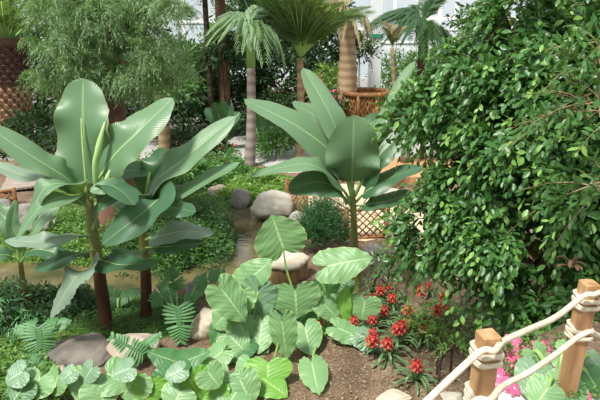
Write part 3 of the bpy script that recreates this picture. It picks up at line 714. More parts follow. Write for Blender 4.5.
philo_plant('cut-leaf philodendron fanned out on green ground at far left', (38, 348), [((38, 328), (40, 354), 50, -.1), ((34, 326), (14, 330), 26, .0), ((46, 326), (68, 322), 26, .05)])
philo_plant('small pale cut-leaf philodendron just above the bottom left corner', (25, 368), [((26, 358), (24, 380), 36, .0), ((30, 360), (46, 368), 20, .0)])
philo_plant('cut-leaf philodendron with dark fingered leaves between the two pale rocks', (180, 338), [((178, 308), (180, 344), 42, -.1), ((168, 288), (150, 302), 34, .2), ((196, 285), (222, 270), 30, .6), ((176, 290), (170, 270), 30, .4), ((185, 300), (200, 292), 22, .2)])
philo_plant('grey-green cut-leaf philodendron left of the bright flat rocks', (138, 362), [((142, 354), (112, 336), 32, -.1), ((140, 350), (158, 334), 22, .1)])
philo_plant('dark cut-leaf philodendron in the shade under the torn banana leaf', (118, 312), [((118, 298), (106, 288), 26, .1), ((120, 298), (138, 290), 24, .1)])

# =================================================================== BROMELIADS
def strap(mb, base, az, L, w_, rise, m=0):
    d = np.array([math.cos(az), math.sin(az), 0]); pts = [base, base+d*L*.4+np.array([0, 0, L*rise]), base+d*L*.8+np.array([0, 0, L*rise*.9]), base+d*L*1.0+np.array([0, 0, L*rise*.35])]
    ribbon(mb, bez(pts, 7), (0, 0, 1) if rise < 1.2 else -d, lambda t: (.75+.5*t)*(1 if t < .5 else math.sqrt(max(0, 1-((t-.5)/.5)**2))), w_, 2, .35, m=m)
def brom_proto(label):
    t = thing('bromeliad', label, 'bromeliad', (0, 0, 0), 'red bromeliads planted in the bed under the fig tree')
    mb = MB()
    for i in range(18): strap(mb, np.array([0, 0, .01]), i*2.4+random.random()*.3, .19*random.uniform(.8, 1.15), .022, random.uniform(.15, .75))
    mb.build('rosette', M['brom'], t)
    mb = MB(); tube(mb, [(0, 0, 0), (.005, 0, .1), (0, 0, .17)], [.008, .006], 6); st = mb.build('flower_stalk', M['petiole'], t)
    mb = MB()
    for k, (z, L, rs) in enumerate(((.125, .055, .15), (.14, .06, .35), (.15, .05, .9), (.155, .035, 1.6))):
        for i in range(7): strap(mb, np.array([0, 0, z]), i*.9+k*.45, L, .019, rs)
    mb.build('flower_head', M['red'], t)
    return t
bp0 = brom_proto('red bromeliad'); first = True
BR = [(346, 289, 1), (345, 300, .9), (373, 296, 1), (381, 287, 1), (393, 282, 1), (391, 295, 1), (383, 309, 1.1), (373, 318, .9), (405, 309, 1), (407, 318, .9), (372, 331, 1),
      (395, 331, 1.1), (387, 343, 1.15), (415, 365, 1.15), (422, 326, 1), (441, 291, .9), (442, 303, 1), (429, 280, .8), (355, 316, .9), (373, 276, .8), (320, 318, .8), (388, 283, .8)]
BL = ['red bromeliad just left of the yellow-green banana stem, behind the narrow bright leaf', 'red bromeliad just below the one left of the banana stem',
      'upper red bromeliad right of the yellow-green banana stem', 'red bromeliad one step right of the banana stem, behind the heart-shaped leaf', 'highest red bromeliad at the back of the bed, under the fig leaves',
      'red bromeliad directly below the highest one at the back', 'red bromeliad in the middle of the bed, above the oval grey leaf', 'red bromeliad touching the green heart-shaped elephant ear leaf',
      'red bromeliad against the fig leaves in the middle of the bed', 'red bromeliad directly below the one against the fig leaves', 'red bromeliad above the tip of the grey elephant ear leaf',
      'large red bromeliad in front of the middle ones, above bare soil', 'large red bromeliad right of the grey elephant ear leaf, wide rosette', 'lone red bromeliad lowest in the bed on bare soil',
      'red bromeliad between the fig twigs and the small yellow-green shrub', 'upper red bromeliad at the right end of the bed', 'lower red bromeliad at the right end of the bed',
      'red bromeliad deep under the overhanging fig leaves', 'red bromeliad peeking out between two elephant ear leaves', 'small red bromeliad in shade at the foot of the banana stem',
      'leftmost red bromeliad, half hidden among elephant ear leaves', 'small red bromeliad squeezed between two at the back']
for k_, (px, py, sc) in enumerate(BR):
    o = bp0 if first else copy_tree(bp0); first = False
    b = G(px, py+17); o.location = b; o.rotation_euler = (random.uniform(-.1, .1), random.uniform(-.1, .1), random.uniform(0, 6)); s = sc*random.uniform(.95, 1.15); o.scale = (s, s, s)
    o['label'] = BL[k_]
# rosettes without flowers in front
for i, (px, py, lb_) in enumerate(((372, 352, 'flowerless rosette in front of the bromeliads, left of the lone lowest one'), (400, 338, 'flowerless rosette of strap leaves behind the lone lowest bromeliad'), (420, 300, 'flowerless rosette of strap leaves under the fig leaves'), (436, 320, 'flowerless rosette at the right end of the bromeliad bed'))):
    o = bpy.data.objects.new('bromeliad', bp0.children[0].data); C.objects.link(o); o.location = G(px, py+8); s = random.uniform(1, 1.35); o.scale = (s, s, s); o.rotation_euler = (0, 0, i)
    tag(o, lb_, 'bromeliad', 'flowerless rosettes in the bromeliad bed')

# =================================================================== GROUND COVER (nobody could count it)
def cover(name, label, polypx, n, size, m, zoff=.05, hmax=.1, T=T_DIA, cat='ground cover', ax_up=.5, z=0):
    poly = pix_poly(polypx, z); xs = [p[0] for p in poly]; ys = [p[1] for p in poly]
    x = RNG.uniform(min(xs), max(xs), n*4); y = RNG.uniform(min(ys), max(ys), n*4); d = poly_sd(x, y, poly); ok = d < 0; x, y, d = x[ok][:n], y[ok][:n], d[ok][:n]
    lump = .5+.5*np.sin(x*6+1.3*np.sin(y*5))*np.sin(y*7+x*2)+.35*np.sin(x*17+y*5)*np.sin(y*19-x*4)
    zz = hgt(x, y)+RNG.random(len(x))*hmax*(.3+lump)*sst(-d/.12+.3)
    pos = np.stack([x, y, zz], -1); a = RNG.normal(size=(len(x), 3)); a[:, 2] = np.abs(a[:, 2])*ax_up+.1
    nr = RNG.normal(size=(len(x), 3))*.5+np.array([0, -.2, 1])
    V, F0 = stamp(T, pos, a, nr, size*(.6+.8*RNG.random(len(x))))
    return tag(fast_mesh(name, [(V, F0, 0)], [m]), label, cat, kind='stuff')
cover('ground_cover', 'feathery dark green ground cover on the island right of the bananas', [(118, 222), (150, 208), (212, 204), (236, 218), (238, 238), (212, 258), (165, 266), (110, 258)], 17000, .055, M['isle'], hmax=.45, z=.2)
cover('fern_fringe', 'yellow-green leafy fringe hanging over the pond edge of the island', [(100, 262), (150, 250), (190, 247), (222, 232), (236, 236), (214, 258), (178, 268), (110, 266)], 6000, .06, M['moss'], hmax=.2, z=.08)
cover('ground_cover', 'bright yellow-green ground cover behind the left banana stems', [(45, 215), (120, 205), (140, 225), (120, 262), (40, 256), (20, 240)], 9000, .055, M['moss'], hmax=.2, z=.15)
cover('grass', 'shade-darkened grass and low weeds on the bank below the banana trunks', [(60, 296), (120, 298), (200, 300), (196, 322), (150, 340), (120, 342), (60, 330), (0, 345), (0, 300)], 9000, .05, M['bank'], hmax=.07, cat='grass', T=T_LANCE)
cover('grass', 'light green grass growing between boulders and palm trunks beyond the pond', [(222, 178), (262, 176), (300, 186), (290, 196), (250, 200), (215, 200)], 6000, .07, M['lime'], hmax=.12, cat='grass')
cover('grass', 'yellow-green low plants filling the bottom left corner', [(-20, 350), (30, 340), (60, 370), (70, 400), (-20, 420)], 3500, .05, M['moss'], hmax=.12, cat='grass')
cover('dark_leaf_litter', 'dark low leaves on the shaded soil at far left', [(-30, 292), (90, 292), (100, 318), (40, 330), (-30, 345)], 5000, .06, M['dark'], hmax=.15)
cover('leaf_litter', 'dry brown leaf litter scattered on the soil in front', [(240, 300), (340, 330), (470, 320), (500, 360), (470, 410), (250, 410)], 1500, .035, M['palm_dry'], hmax=.01, cat='leaf litter')
cover('weeds', 'sparse small green weeds on the soil below the red bromeliads', [(400, 315), (480, 310), (480, 350), (430, 350), (398, 335)], 900, .05, M['moss'], hmax=.14, cat='weeds')
cover('ground_cover', 'low green plants edging the path behind the boulders', [(130, 168), (235, 163), (250, 176), (215, 190), (130, 190)], 7000, .09, M['mid'], hmax=.35)

# =================================================================== ROCKS
def rock(label, px, py, wpx, hpx, m='rock', squash=.7, name='rock', rz=0, dy=0, Y=None, seed=None):
    b = G(px, py+hpx*.35) if Y is None else P(px, py+hpx*.35, Y); w_ = s_at(b[1], wpx)*.5; h = s_at(b[1], hpx)*.62
    import bmesh
    bm = bmesh.new(); bmesh.ops.create_icosphere(bm, subdivisions=4, radius=1); r = np.random.default_rng(seed or int(px*3+py)); 
    dirs = r.normal(size=(16, 3)); dirs /= np.linalg.norm(dirs, axis=1, keepdims=True); cut = r.uniform(.68, .92, 16)
    for v in bm.verts:
        p = np.array(v.co); 
        for d, c in zip(dirs, cut):
            k = p@d
            if k > c: p = p-d*(k-c)*.85
        p = p*(1+.03*math.sin(p[0]*9+p[1]*7)+.02*math.sin(p[2]*17+p[0]*5))
        v.co = (p[0]*w_, p[1]*w_*squash, p[2]*h)
    for f in bm.faces: f.smooth = True
    me = bpy.data.meshes.new(name); bm.to_mesh(me); bm.free(); me.materials.append(M[m]); o = bpy.data.objects.new(name, me); C.objects.link(o)
    o.location = (b[0], b[1], b[2]+h*.45); o.rotation_euler = (0, 0, rz); return tag(o, label, 'rock')
rock('large pale boulder beyond the pond, before the lattice fence', 275, 204, 52, 27)
rock('small rounded boulder left of the large pale boulder', 240, 199, 24, 22, 'rock_grey')
rock('pale boulder touching the lattice fence, right of the large boulder', 298, 219, 28, 17)
rock('pale flat stone peeking out above the right banana leaf tips', 187, 180, 22, 13)
rock('tan flat stone behind the island at the end of the path', 218, 190, 22, 12, 'rock_tan')
rock('rough grey stone seen below the round tilted leaf', 228, 262, 10, 4, 'rock_tan')
rock('grey boulder with dark cracks at the left edge', 22, 214, 40, 26, 'rock_grey')
rock('grey boulder half behind the drooping banana leaf at left', 40, 222, 44, 20, 'rock_grey')
rock('small grey boulder cut by the left edge of the view', 2, 206, 22, 16, 'rock_grey')
rock('large flat grey-brown rock at lower left below the banana trunk', 80, 350, 84, 15, 'rock_dark', squash=.9)
rock('small stone below the large flat rock', 60, 368, 16, 8, 'rock_tan')
rock('pale flat rock between the two cut-leaf philodendrons', 136, 345, 66, 20, 'rock_tan')
rock('bright pale rock left of the elephant ear clump', 207, 322, 44, 34, 'slab', squash=.7)
rock('grey rock at the pond edge behind the dark philodendron leaf', 200, 287, 34, 20, 'rock_grey')
rock('dark grey flat stone at the foot of the lattice fence', 375, 249, 28, 10, 'rock_grey')
rock('small grey stone beside the banana stem', 372, 262, 14, 8, 'rock_grey')
rock('pale rounded stone at the bottom edge left of the wooden post', 394, 397, 46, 14, 'slab')
rock('grey rounded stone at the bottom edge, nearest the wooden post', 452, 396, 30, 12, 'rock')
rock('large pale stone behind the right banana leaf by the orange bed', 392, 196, 56, 16, 'rock')
rock('pale stone right of the lattice fence, beside the fig leaves', 398, 222, 24, 18, 'rock')
rock('pale stones far back beside the dark palm trunks', 232, 165, 22, 8, 'rock_tan')
# bleached slab with a rough brown edge beside the pond
p = G(283, 280); t = thing('stump', 'pale flat-topped stump with rough brown sides at the pond edge', 'stump', tuple(p))
c0 = p+np.array([0, .12, 0]); mb = MB(); mt = MB(); n_ = 28; V = []; F = []
ro = lambda k: s_at(p[1], 25)*(1+.1*math.sin(k*.9)+.05*math.sin(k*2.7))
for z, sc in ((-.08, 1.0), (.12, 1.03), (.20, 1.0)):
    for k in range(n_): th = 2*PI*k/n_; V.append(c0+[math.cos(th)*ro(k)*sc, math.sin(th)*ro(k)*sc*.8, z])
F = [(i*n_+k, i*n_+(k+1) % n_, (i+1)*n_+(k+1) % n_, (i+1)*n_+k) for i in range(2) for k in range(n_)]
mb.add(V, F); mb.build('bark', M['reed'], t)
V = [];
for z, sc in ((.18, 1.08), (.225, 1.12), (.25, 1.0)):
    for k in range(n_): th = 2*PI*k/n_; V.append(c0+[math.cos(th)*ro(k)*sc, math.sin(th)*ro(k)*sc*.8, z])
F = [(i*n_+k, i*n_+(k+1) % n_, (i+1)*n_+(k+1) % n_, (i+1)*n_+k) for i in range(2) for k in range(n_)]+[tuple(range(2*n_, 3*n_)), tuple(range(n_))[::-1]]
mt.add(V, F); mt.build('top_slab', M['slab'], t)
# fallen sticks on the pond bank
mb = MB()
for i in range(9):
    a_ = G(225+i*5, 276+random.uniform(-3, 4)); e = a_+np.array([random.uniform(.2, .5), random.uniform(-.1, .1), .03]); tube(mb, bez([a_+[0, 0, .02], (a_+e)/2+[0, 0, .05], e], 5), .012, 5)
tag(mb.build('driftwood', M['reed']), 'loose brown sticks lying on the pond edge left of the stump', 'driftwood', kind='stuff')

# =================================================================== LATTICE FENCES
def lattice(label, corners, h, cells=.11, light=False):
    """woven bamboo panels between ground points"""
    pts = [np.array(c) for c in corners]; t = thing('lattice_fence', label, 'fence', tuple(pts[0])); mt = M['bamboo_light' if light else 'bamboo']
    for i in range(len(pts)-1):
        a, b = pts[i], pts[i+1]; L = np.linalg.norm((b-a)[:2]); u = (b-a)/L; mb = MB(); up = np.array([0, 0, 1.])
        z0 = .03; H = h-.04; y0 = -H
        k = -H
        while k < L:
            for sg in (1, -1):
                # diagonal from (k,0) to (k+H,H), clipped
                s0, s1 = max(0, k), min(L, k+H)
                if s1-s0 > .02:
                    za, zb = s0-k, s1-k
                    if sg < 0: q0, q1 = (L-s0), (L-s1)
                    else: q0, q1 = s0, s1
                    off = np.array([-u[1], u[0], 0])*.006*sg
                    tube(mb, [a+u*q0+up*(z0+za)+off, a+u*q1+up*(z0+zb)+off], .012, 5)
            k += cells
        mb.build('lattice_panel', mt, t)
        mb = MB()
        pass
        for z in (z0, h):
            mb = MB(); tube(mb, [a+up*z, b+up*z], .024, 6); mb.build('rail', mt, t)
    for p_ in pts:
        mb = MB(); tube(mb, [p_-[0, 0, .1], p_+[0, 0, h+.05]], .036, 8); mb.build('post', mt, t)
f = lambda a, b: G(a, b)
lattice('woven bamboo lattice fence right of the banana stem', [f(318, 236), f(346, 241), f(386, 238)], .47)
lattice('short woven bamboo lattice fence beside the pale boulders', [f(287, 205), f(306, 222)], .42)
lattice('bamboo lattice fence at the left edge beyond the boulders', [f(-12, 206), f(16, 204)], .24)
# wooden planter at the foot of the brown palm
def planter():
    c = Z(364, 137, 0); Y = c[1]; r = s_at(Y, 22); h = s_at(Y, 44)
    t = thing('planter', 'large orange wooden lattice planter holding the brown palm', 'planter', (c[0], c[1], 0)); n = 8
    ring = lambda s_, z: [np.array([c[0]+math.cos(2*PI*(k+.5)/n)*r*s_, c[1]+math.sin(2*PI*(k+.5)/n)*r*s_, z]) for k in range(n)]
    mb = MB(); A, B = ring(.97, .1), ring(.97, h)
    mb.add(A+B, [(k, (k+1) % n, n+(k+1) % n, n+k) for k in range(n)]); mb.build('side_panel', M['bamboo_light'], t, smooth=False)
    mb = MB(); A2, B2 = ring(1, .04), ring(1.06, h)
    for k in range(n):
        a, b, c_, d = A2[k], A2[(k+1) % n], B2[(k+1) % n], B2[k]
        tube(mb, [a, b], .05, 6); tube(mb, [d, c_], .07, 6); tube(mb, [a, d], .05, 6)
        for j in range(1, 5):
            f_ = j/5; tube(mb, [a+(d-a)*f_, a+(b-a)*f_], .02, 4); tube(mb, [b+(c_-b)*f_, b+(a-b)*f_], .02, 4); tube(mb, [d+(a-d)*f_, d+(c_-d)*f_], .02, 4); tube(mb, [c_+(b-c_)*f_, c_+(d-c_)*f_], .02, 4)
    mb.build('lattice', M['bamboo'], t)
    mb = MB(); mb.add(ring(.95, h-.08), [tuple(range(n))]); mb.build('soil', M['boot'], t)
    return c, h
PLC, PLH = planter()
# orange gravel bed with its stone rim
V = []; c = np.mean(np.array(BED), axis=0)
mb = MB(); n_ = len(BED); pp = bez([(a, b, 0) for a, b in BED+BED[:1]], 48)[:-1]; n_ = len(pp)
V = [(a, b, gz(a, b)-.05) for a, b, _ in pp]+[(a, b, .10) for a, b, _ in pp]+[(c[0]+(a-c[0])*.9, c[1]+(b-c[1])*.9, .14) for a, b, _ in pp]
F = [(i*n_+k, i*n_+(k+1) % n_, (i+1)*n_+(k+1) % n_, (i+1)*n_+k) for i in range(2) for k in range(n_)]+[tuple(range(2*n_, 3*n_))]
mb.add(V, F); tag(mb.build('gravel_bed', M['clay'], smooth=False), 'raised orange gravel bed right of the banana plant', 'gravel bed')
# boardwalk at far left
t0 = G(5, 188); t = thing('boardwalk', 'small grey-brown boardwalk of short planks at the left edge', 'boardwalk', tuple(t0))
for i in range(11):
    a_ = Z(2+i*4.6, 191-i*.6, .06); b_ = Z(12+i*4.6, 173-i*.9, .06); u = b_-a_; mb = MB(); box(mb, (a_+b_)/2, (s_at(a_[1], 4.2), np.linalg.norm(u), .04), rotz(math.atan2(u[1], u[0])-PI/2)); mb.build('plank', M['board'], t, smooth=False)

# =================================================================== PALMS
def frond_mb(L, nleaf, ll, droop, lw=.035, vee=.5, seed=0, hang=.4):
    """feather frond along +X from the origin"""
    r = random.Random(seed); mb = MB(); n = 14
    mid = np.array([(L*t*(1-.12*t), 0, L*(vee*t-droop*t*t)) for t in np.linspace(0, 1, n+1)])
    tube(mb, mid, [.025*L/2, .004], 5, m=1)
    for k in range(nleaf):
        t = .14+.86*k/(nleaf-1); p = np.array([np.interp(t, np.linspace(0, 1, n+1), mid[:, j]) for j in range(3)])
        lk = ll*math.sin(PI*min(1, (.15+t*.8)))**.5*r.uniform(.85, 1.1)
        for sg in (1, -1):
            d = nrm([.75+.3*t, sg*.75, .2+r.uniform(-.2, .2)]); e = p+d*lk+[0, 0, -hang*lk]
            mid_ = p+d*lk*.5+np.array([0, 0, .02])
            s = nrm(np.cross(d, [0, 0, 1.]))*lw/2
            mb.add([p, mid_-s, mid_+s, e], [(0, 2, 1), (1, 2, 3)])
    return mb
def palm(name, label, base, top, r, trunkm, mats, nf, L, ll, droop, vee, nleaf=34, hang=.4, crown_shaft=0, lw=.035, sides=12, elev=(.1, 1.2), taper=.8, noise=.03):
    base = np.asarray(base, float); top = np.asarray(top, float); t = thing(name, label, 'palm tree', tuple(base))
    mb = MB(); pts = bez([base-[0, 0, .1], base*.65+top*.35+[r*.3, 0, 0], top], 24); tube(mb, pts, [r*1.25, r, r*taper], sides, noise=noise); mb.build('trunk', M[trunkm], t)
    if crown_shaft:
        mb = MB(); tube(mb, [top-[0, 0, .02], top+[0, 0, crown_shaft*.5], top+[0, 0, crown_shaft]], [r*taper*1.1, r*.9, r*.5], 12); mb.build('crownshaft', M['petiole'], t); top = top+[0, 0, crown_shaft]
    protos = []
    for k in range(3):
        mb = frond_mb(L, nleaf, ll, droop*(1+.25*k), lw, vee, seed=k, hang=hang); protos.append(mb)
    for i in range(nf):
        el = elev[0]+(elev[1]-elev[0])*((i*.618) % 1); az = i*2.399+.3; src = protos[i % 3]
        if i < 3: me_o = src.build('frond', mats if isinstance(mats, list) else [M[mats], M['petiole']], t)
        else:
            me_o = bpy.data.objects.new('frond', t.children[1+(1 if crown_shaft else 0)+i % 3].data); C.objects.link(me_o); me_o.parent = t
        me_o.location = Vector(top-base); me_o.rotation_euler = (0, -el, az); s = random.uniform(.85, 1.1); me_o.scale = (s, s, s)
    return t
# grey royal palm
b = G(249, 166); palm('royal_palm', 'grey smooth-trunked palm with green crownshaft, left of centre', b, P(251, 66, b[1]), .105, 'bark_grey', 'palm_grey', 18, .68, .34, 1.0, .4, nleaf=26, crown_shaft=s_at(b[1], 36), lw=.035, hang=.9, elev=(-.1, 1.2))
# feather palm in the middle
b = G(299, 160); palm('feather_palm', 'slim palm with an upswept brush of olive fronds above the middle banana', b, P(300, 58, b[1]), .085, 'bark_tan', 'palm_green', 50, 1.75, .5, .22, .05, nleaf=40, lw=.03, elev=(.8, 1.5), hang=.35)
# brown palm in the planter
b = np.array([PLC[0]-s_at(17, 18), PLC[1], PLH-.1]); palm('shaggy_palm', 'brown shaggy-trunked palm growing from the wooden planter', b, P(346, 12, b[1]), .23, 'bark_tan', [M['palm_dry'], M['palm_dry']], 8, .95, .3, .9, .4, hang=.8, elev=(-.3, 1.2), lw=.04, noise=.12)
# dark palm right
b = Z(417, 118, 0); b[2] = 0; palm('dark_palm', 'dark spiky palm high up between the column and the fig tree', b, P(424, 26, b[1]), .17, 'bark', 'palm_dark', 34, 1.3, .5, .7, .15, lw=.055, elev=(-.3, 1.4), hang=.7)
b = Z(395, 128, 0); palm('thin_palm', 'thin young palm right of the white column', b, P(392, 48, b[1]), .06, 'bark_tan', 'palm_dry', 7, .75, .2, .3, .1, elev=(1.2, 1.5))
# two dark trunks
b = G(212, 140); palm('tree_palm', 'dark-trunked palm leaning slightly, left of the grey palm', b, P(204, -12, b[1]), .08, 'bark_dark', 'palm_dark', 9, 1.0, .35, .7, .4, elev=(-.1, 1.2), lw=.04)
b = G(224, 138); palm('tree_palm', 'reddish dark palm trunk with a creeper, beside the grey palm', b, P(219, -14, b[1]), .15, 'bark', 'palm_dark', 9, 1.3, .35, .7, .4, elev=(-.1, 1.2), lw=.04, noise=.1)
# date palm, far left: trunk studded with old leaf bases
def date_palm():
    b = Z(14, 140, 0); Y = b[1]; t = thing('date_palm', 'massive date palm with diamond-patterned trunk in the top left corner', 'palm tree', tuple(b))
    top = P(8, 38, Y); R0 = s_at(Y, 17); H = top[2]
    mb = MB(); tube(mb, bez([b-[0, 0, .1], b*.5+np.array([top[0], top[1], H])*.5, top], 12), [R0*1.12, R0*.98, R0*.95], 20); mb.build('trunk', M['bark'], t)
    for part, z0, z1, mt in (('lower_leaf_bases', .0, P(8, 83, Y)[2], 'boot'), ('upper_leaf_bases', P(8, 83, Y)[2], H, 'boot_dark')):
        mb = MB(); rows = int((z1-z0)/.125)
        for j in range(rows):
            z = z0+j*.125; fx = z/H
            c = b*(1-fx)+np.array([top[0], top[1], 0])*fx; c[2] = z; big = 1 if mt == 'boot' else 1.7
            for k in range(16):
                th = 2*PI*(k+.5*(j % 2))/16; d = np.array([math.cos(th), math.sin(th), 0]); s = np.array([-d[1], d[0], 0]); R = R0*1.02
                w_ = R*.23; o = c+d*R
                mb.add([o-s*w_*.8-[0, 0, .02], o+s*w_*.8-[0, 0, .02], o+d*.05*big+s*w_*.5+[0, 0, .09], o+d*.05*big-s*w_*.5+[0, 0, .09], o+[0, 0, .15]+d*.0-s*.02], [(0, 1, 2, 3), (3, 2, 4), (0, 3, 4), (1, 4, 2)])
        mb.build(part, M[mt], t, smooth=False)
    ps = [frond_mb(3.4, 44, .5, .5*(1+.4*k), .04, .5, k) for k in range(3)]; data = []
    for i in range(26):
        if i < 3: o = ps[i].build('frond', [M['palm_green'], M['petiole']], t); data.append(o.data)
        else: o = bpy.data.objects.new('frond', data[i % 3]); C.objects.link(o); o.parent = t
        o.location = Vector(top-b)-Vector((0, 0, .15)); o.rotation_euler = (0, -(.25+1.1*((i*.618) % 1)), i*2.4)
date_palm()

# =================================================================== FEATHERY TREE, UPPER LEFT
def feathery():
    b = G(112, 226); Y = b[1]; t = thing('feathery_tree', 'pale feathery-leaved tree filling the upper left, on a thick red-brown trunk', 'tree', tuple(b))
    mb = MB(); tube(mb, bez([b-[0, 0, .1], P(116, 190, Y), P(118, 150, Y), P(116, 110, Y+.4), P(110, 50, Y+.6)], 24), [s_at(Y, 22), s_at(Y, 17), s_at(Y, 11), .05], 18, noise=.05); mb.build('trunk', M['bark'], t)
    reg = [(38, -20), (33, 60), (40, 100), (48, 122), (70, 118), (100, 100), (140, 100), (165, 100), (188, 60), (182, 20), (180, -20)]
    bl = []; rr = random.Random(5)
    while len(bl) < 90:
        x_, y_ = rr.uniform(20, 190), rr.uniform(-25, 125)
        if poly_sd(np.array([x_]), np.array([y_]), reg)[0] < -7: bl.append(blob(x_, y_, Y+rr.uniform(-.9, .9), rr.uniform(9, 17), rr.uniform(7, 11)))
    g = crown(bl, 9500, 9, .075, .17, droop=.7, T=T_LANCE, inner=.5, up=.2, spread=.7, jit=.4, low=-.3, clump=9)
    fast_mesh('foliage', g, [M['feather']], t)
    for q in bl[::6]:
        mb = MB(); a_ = P(112, 80+random.uniform(-20, 20), Y+.45); tube(mb, bez([a_, (a_+q[0])/2+[0, 0, .1], q[0]], 8), [.06, .015], 6); mb.build('branch', M['bark'], t)
feathery()
b = G(164, 158); t = thing('slender_tree', 'slender tan trunk standing right of the upright banana leaves', 'tree', tuple(b))
mb = MB(); tube(mb, bez([b-[0, 0, .1], P(164, 125, b[1]), P(160, 95, b[1])], 10), [s_at(b[1], 6), s_at(b[1], 5.5)], 10); mb.build('trunk', M['bark_tan'], t)
fast_mesh('foliage', crown([blob(165, 85, b[1], 22, 16)], 200, 6, .11, .4), [M['mid']], t)

# =================================================================== BACKGROUND SHRUBS AND TREES
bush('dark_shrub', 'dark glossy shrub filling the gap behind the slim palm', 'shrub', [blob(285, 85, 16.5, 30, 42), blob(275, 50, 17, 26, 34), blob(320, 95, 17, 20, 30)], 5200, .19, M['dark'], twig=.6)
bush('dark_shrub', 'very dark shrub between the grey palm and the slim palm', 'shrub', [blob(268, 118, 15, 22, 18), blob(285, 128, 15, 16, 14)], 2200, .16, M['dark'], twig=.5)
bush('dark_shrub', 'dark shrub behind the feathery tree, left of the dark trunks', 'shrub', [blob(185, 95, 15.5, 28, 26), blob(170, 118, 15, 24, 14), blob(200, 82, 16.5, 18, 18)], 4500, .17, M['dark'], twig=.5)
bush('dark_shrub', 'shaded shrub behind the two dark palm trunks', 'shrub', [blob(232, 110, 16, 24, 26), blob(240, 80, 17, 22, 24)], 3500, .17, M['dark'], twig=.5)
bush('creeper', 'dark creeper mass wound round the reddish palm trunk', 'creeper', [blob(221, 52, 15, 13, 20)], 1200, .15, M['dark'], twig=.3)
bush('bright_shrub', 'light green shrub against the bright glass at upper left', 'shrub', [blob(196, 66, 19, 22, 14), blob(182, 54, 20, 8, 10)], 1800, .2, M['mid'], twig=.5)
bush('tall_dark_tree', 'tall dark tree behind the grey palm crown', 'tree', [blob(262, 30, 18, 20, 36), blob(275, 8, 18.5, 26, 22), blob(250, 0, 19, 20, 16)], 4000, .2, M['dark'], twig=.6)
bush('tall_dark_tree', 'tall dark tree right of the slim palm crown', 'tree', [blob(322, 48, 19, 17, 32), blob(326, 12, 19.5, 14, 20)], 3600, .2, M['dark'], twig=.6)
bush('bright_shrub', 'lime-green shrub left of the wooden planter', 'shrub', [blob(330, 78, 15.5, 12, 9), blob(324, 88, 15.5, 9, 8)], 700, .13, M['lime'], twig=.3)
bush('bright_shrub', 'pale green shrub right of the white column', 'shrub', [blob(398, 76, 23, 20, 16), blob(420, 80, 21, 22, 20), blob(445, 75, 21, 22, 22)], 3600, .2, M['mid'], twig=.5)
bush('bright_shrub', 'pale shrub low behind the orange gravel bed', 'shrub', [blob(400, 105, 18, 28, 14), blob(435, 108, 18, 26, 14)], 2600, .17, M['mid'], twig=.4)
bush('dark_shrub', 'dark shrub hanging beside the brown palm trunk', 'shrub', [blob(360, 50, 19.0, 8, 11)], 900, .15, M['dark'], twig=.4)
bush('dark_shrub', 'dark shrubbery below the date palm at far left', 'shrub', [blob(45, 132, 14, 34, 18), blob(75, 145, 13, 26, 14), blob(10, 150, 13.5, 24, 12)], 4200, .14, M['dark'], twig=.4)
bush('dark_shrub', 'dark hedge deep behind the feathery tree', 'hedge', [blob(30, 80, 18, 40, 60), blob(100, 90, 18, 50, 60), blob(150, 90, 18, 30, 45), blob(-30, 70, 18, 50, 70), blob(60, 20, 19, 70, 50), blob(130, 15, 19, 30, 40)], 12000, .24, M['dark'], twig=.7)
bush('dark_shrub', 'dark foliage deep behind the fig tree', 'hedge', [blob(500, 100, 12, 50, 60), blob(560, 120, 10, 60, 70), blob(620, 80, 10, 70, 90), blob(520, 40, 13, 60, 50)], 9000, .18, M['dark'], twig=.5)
bush('bright_shrub', 'hedge of leafy shrubs along the glass wall on the left', 'hedge', [blob(-60, 60, 21, 60, 60), blob(240, 60, 22, 30, 50)], 4000, .24, M['mid'], twig=.6)
# low paddle-leaved plants beside the path
def paddle(label, base_px, leaves, kind='banana_dark'):
    b = G(*base_px); t = thing('paddle_leaf_plant', label, 'leafy plant', tuple(b))
    for (tx, ty, w_) in leaves:
        bb = b+[0, 0, 0]; tip = P(tx, ty, b[1]+random.uniform(-.3, .3)); m_ = (bb*.45+tip*.55)+np.array([(bb-tip)[0]*.15, 0, .1]); mid = bez([bb, m_, tip], 20); mb = MB()
        tube(mb, mid[:7], .02, 5, m=1); ribbon(mb, mid[5:], (random.uniform(-.4, .4), -.9, .4), bprof, s_at(b[1], w_), 6, .25, .05, midr=.01, seed=int(tx)); mb.build('leaf', [M[kind], M['rib']], t)
paddle('upright paddle-leaved plant left of the grey palm', (225, 150), [(205, 108, 12), (214, 102, 12), (222, 100, 13), (232, 105, 12), (240, 112, 12), (210, 122, 10), (238, 124, 10)])
paddle('paddle-leaved plant just right of the grey palm trunk', (266, 152), [(258, 112, 12), (266, 108, 12), (275, 114, 12), (282, 122, 10), (256, 128, 9)])
paddle('small paddle-leaved plant behind the second banana plant', (196, 178), [(184, 158, 9), (194, 152, 9), (206, 160, 9)], 'banana')
bush('flowering_shrub', 'low shrub dotted with orange-red flowers behind the banana leaves', 'shrub', [blob(195, 145, 13.5, 22, 10), blob(215, 150, 13.5, 16, 7), blob(175, 142, 13.5, 14, 8)], 1600, .12, [M['dark'], M['red']], twig=.3, newfrac=.12)
bush('flowering_shrub', 'shrub with pink flowers left of the wooden planter', 'shrub', [blob(318, 92, 15, 12, 10), blob(332, 106, 15, 12, 10)], 700, .12, [M['mid'], M['pink']], twig=.3, newfrac=.5)
bush('low_shrub', 'round green shrub on the paved path by the grey palm', 'shrub', [blob(275, 142, 13, 16, 8)], 900, .12, M['mid'], twig=.3)
bush('low_shrub', 'bushy green plant on the far bank above the island', 'shrub', [blob(190, 172, 10.8, 14, 7), blob(160, 178, 10.2, 16, 8)], 1300, .1, M['mid'], twig=.25)
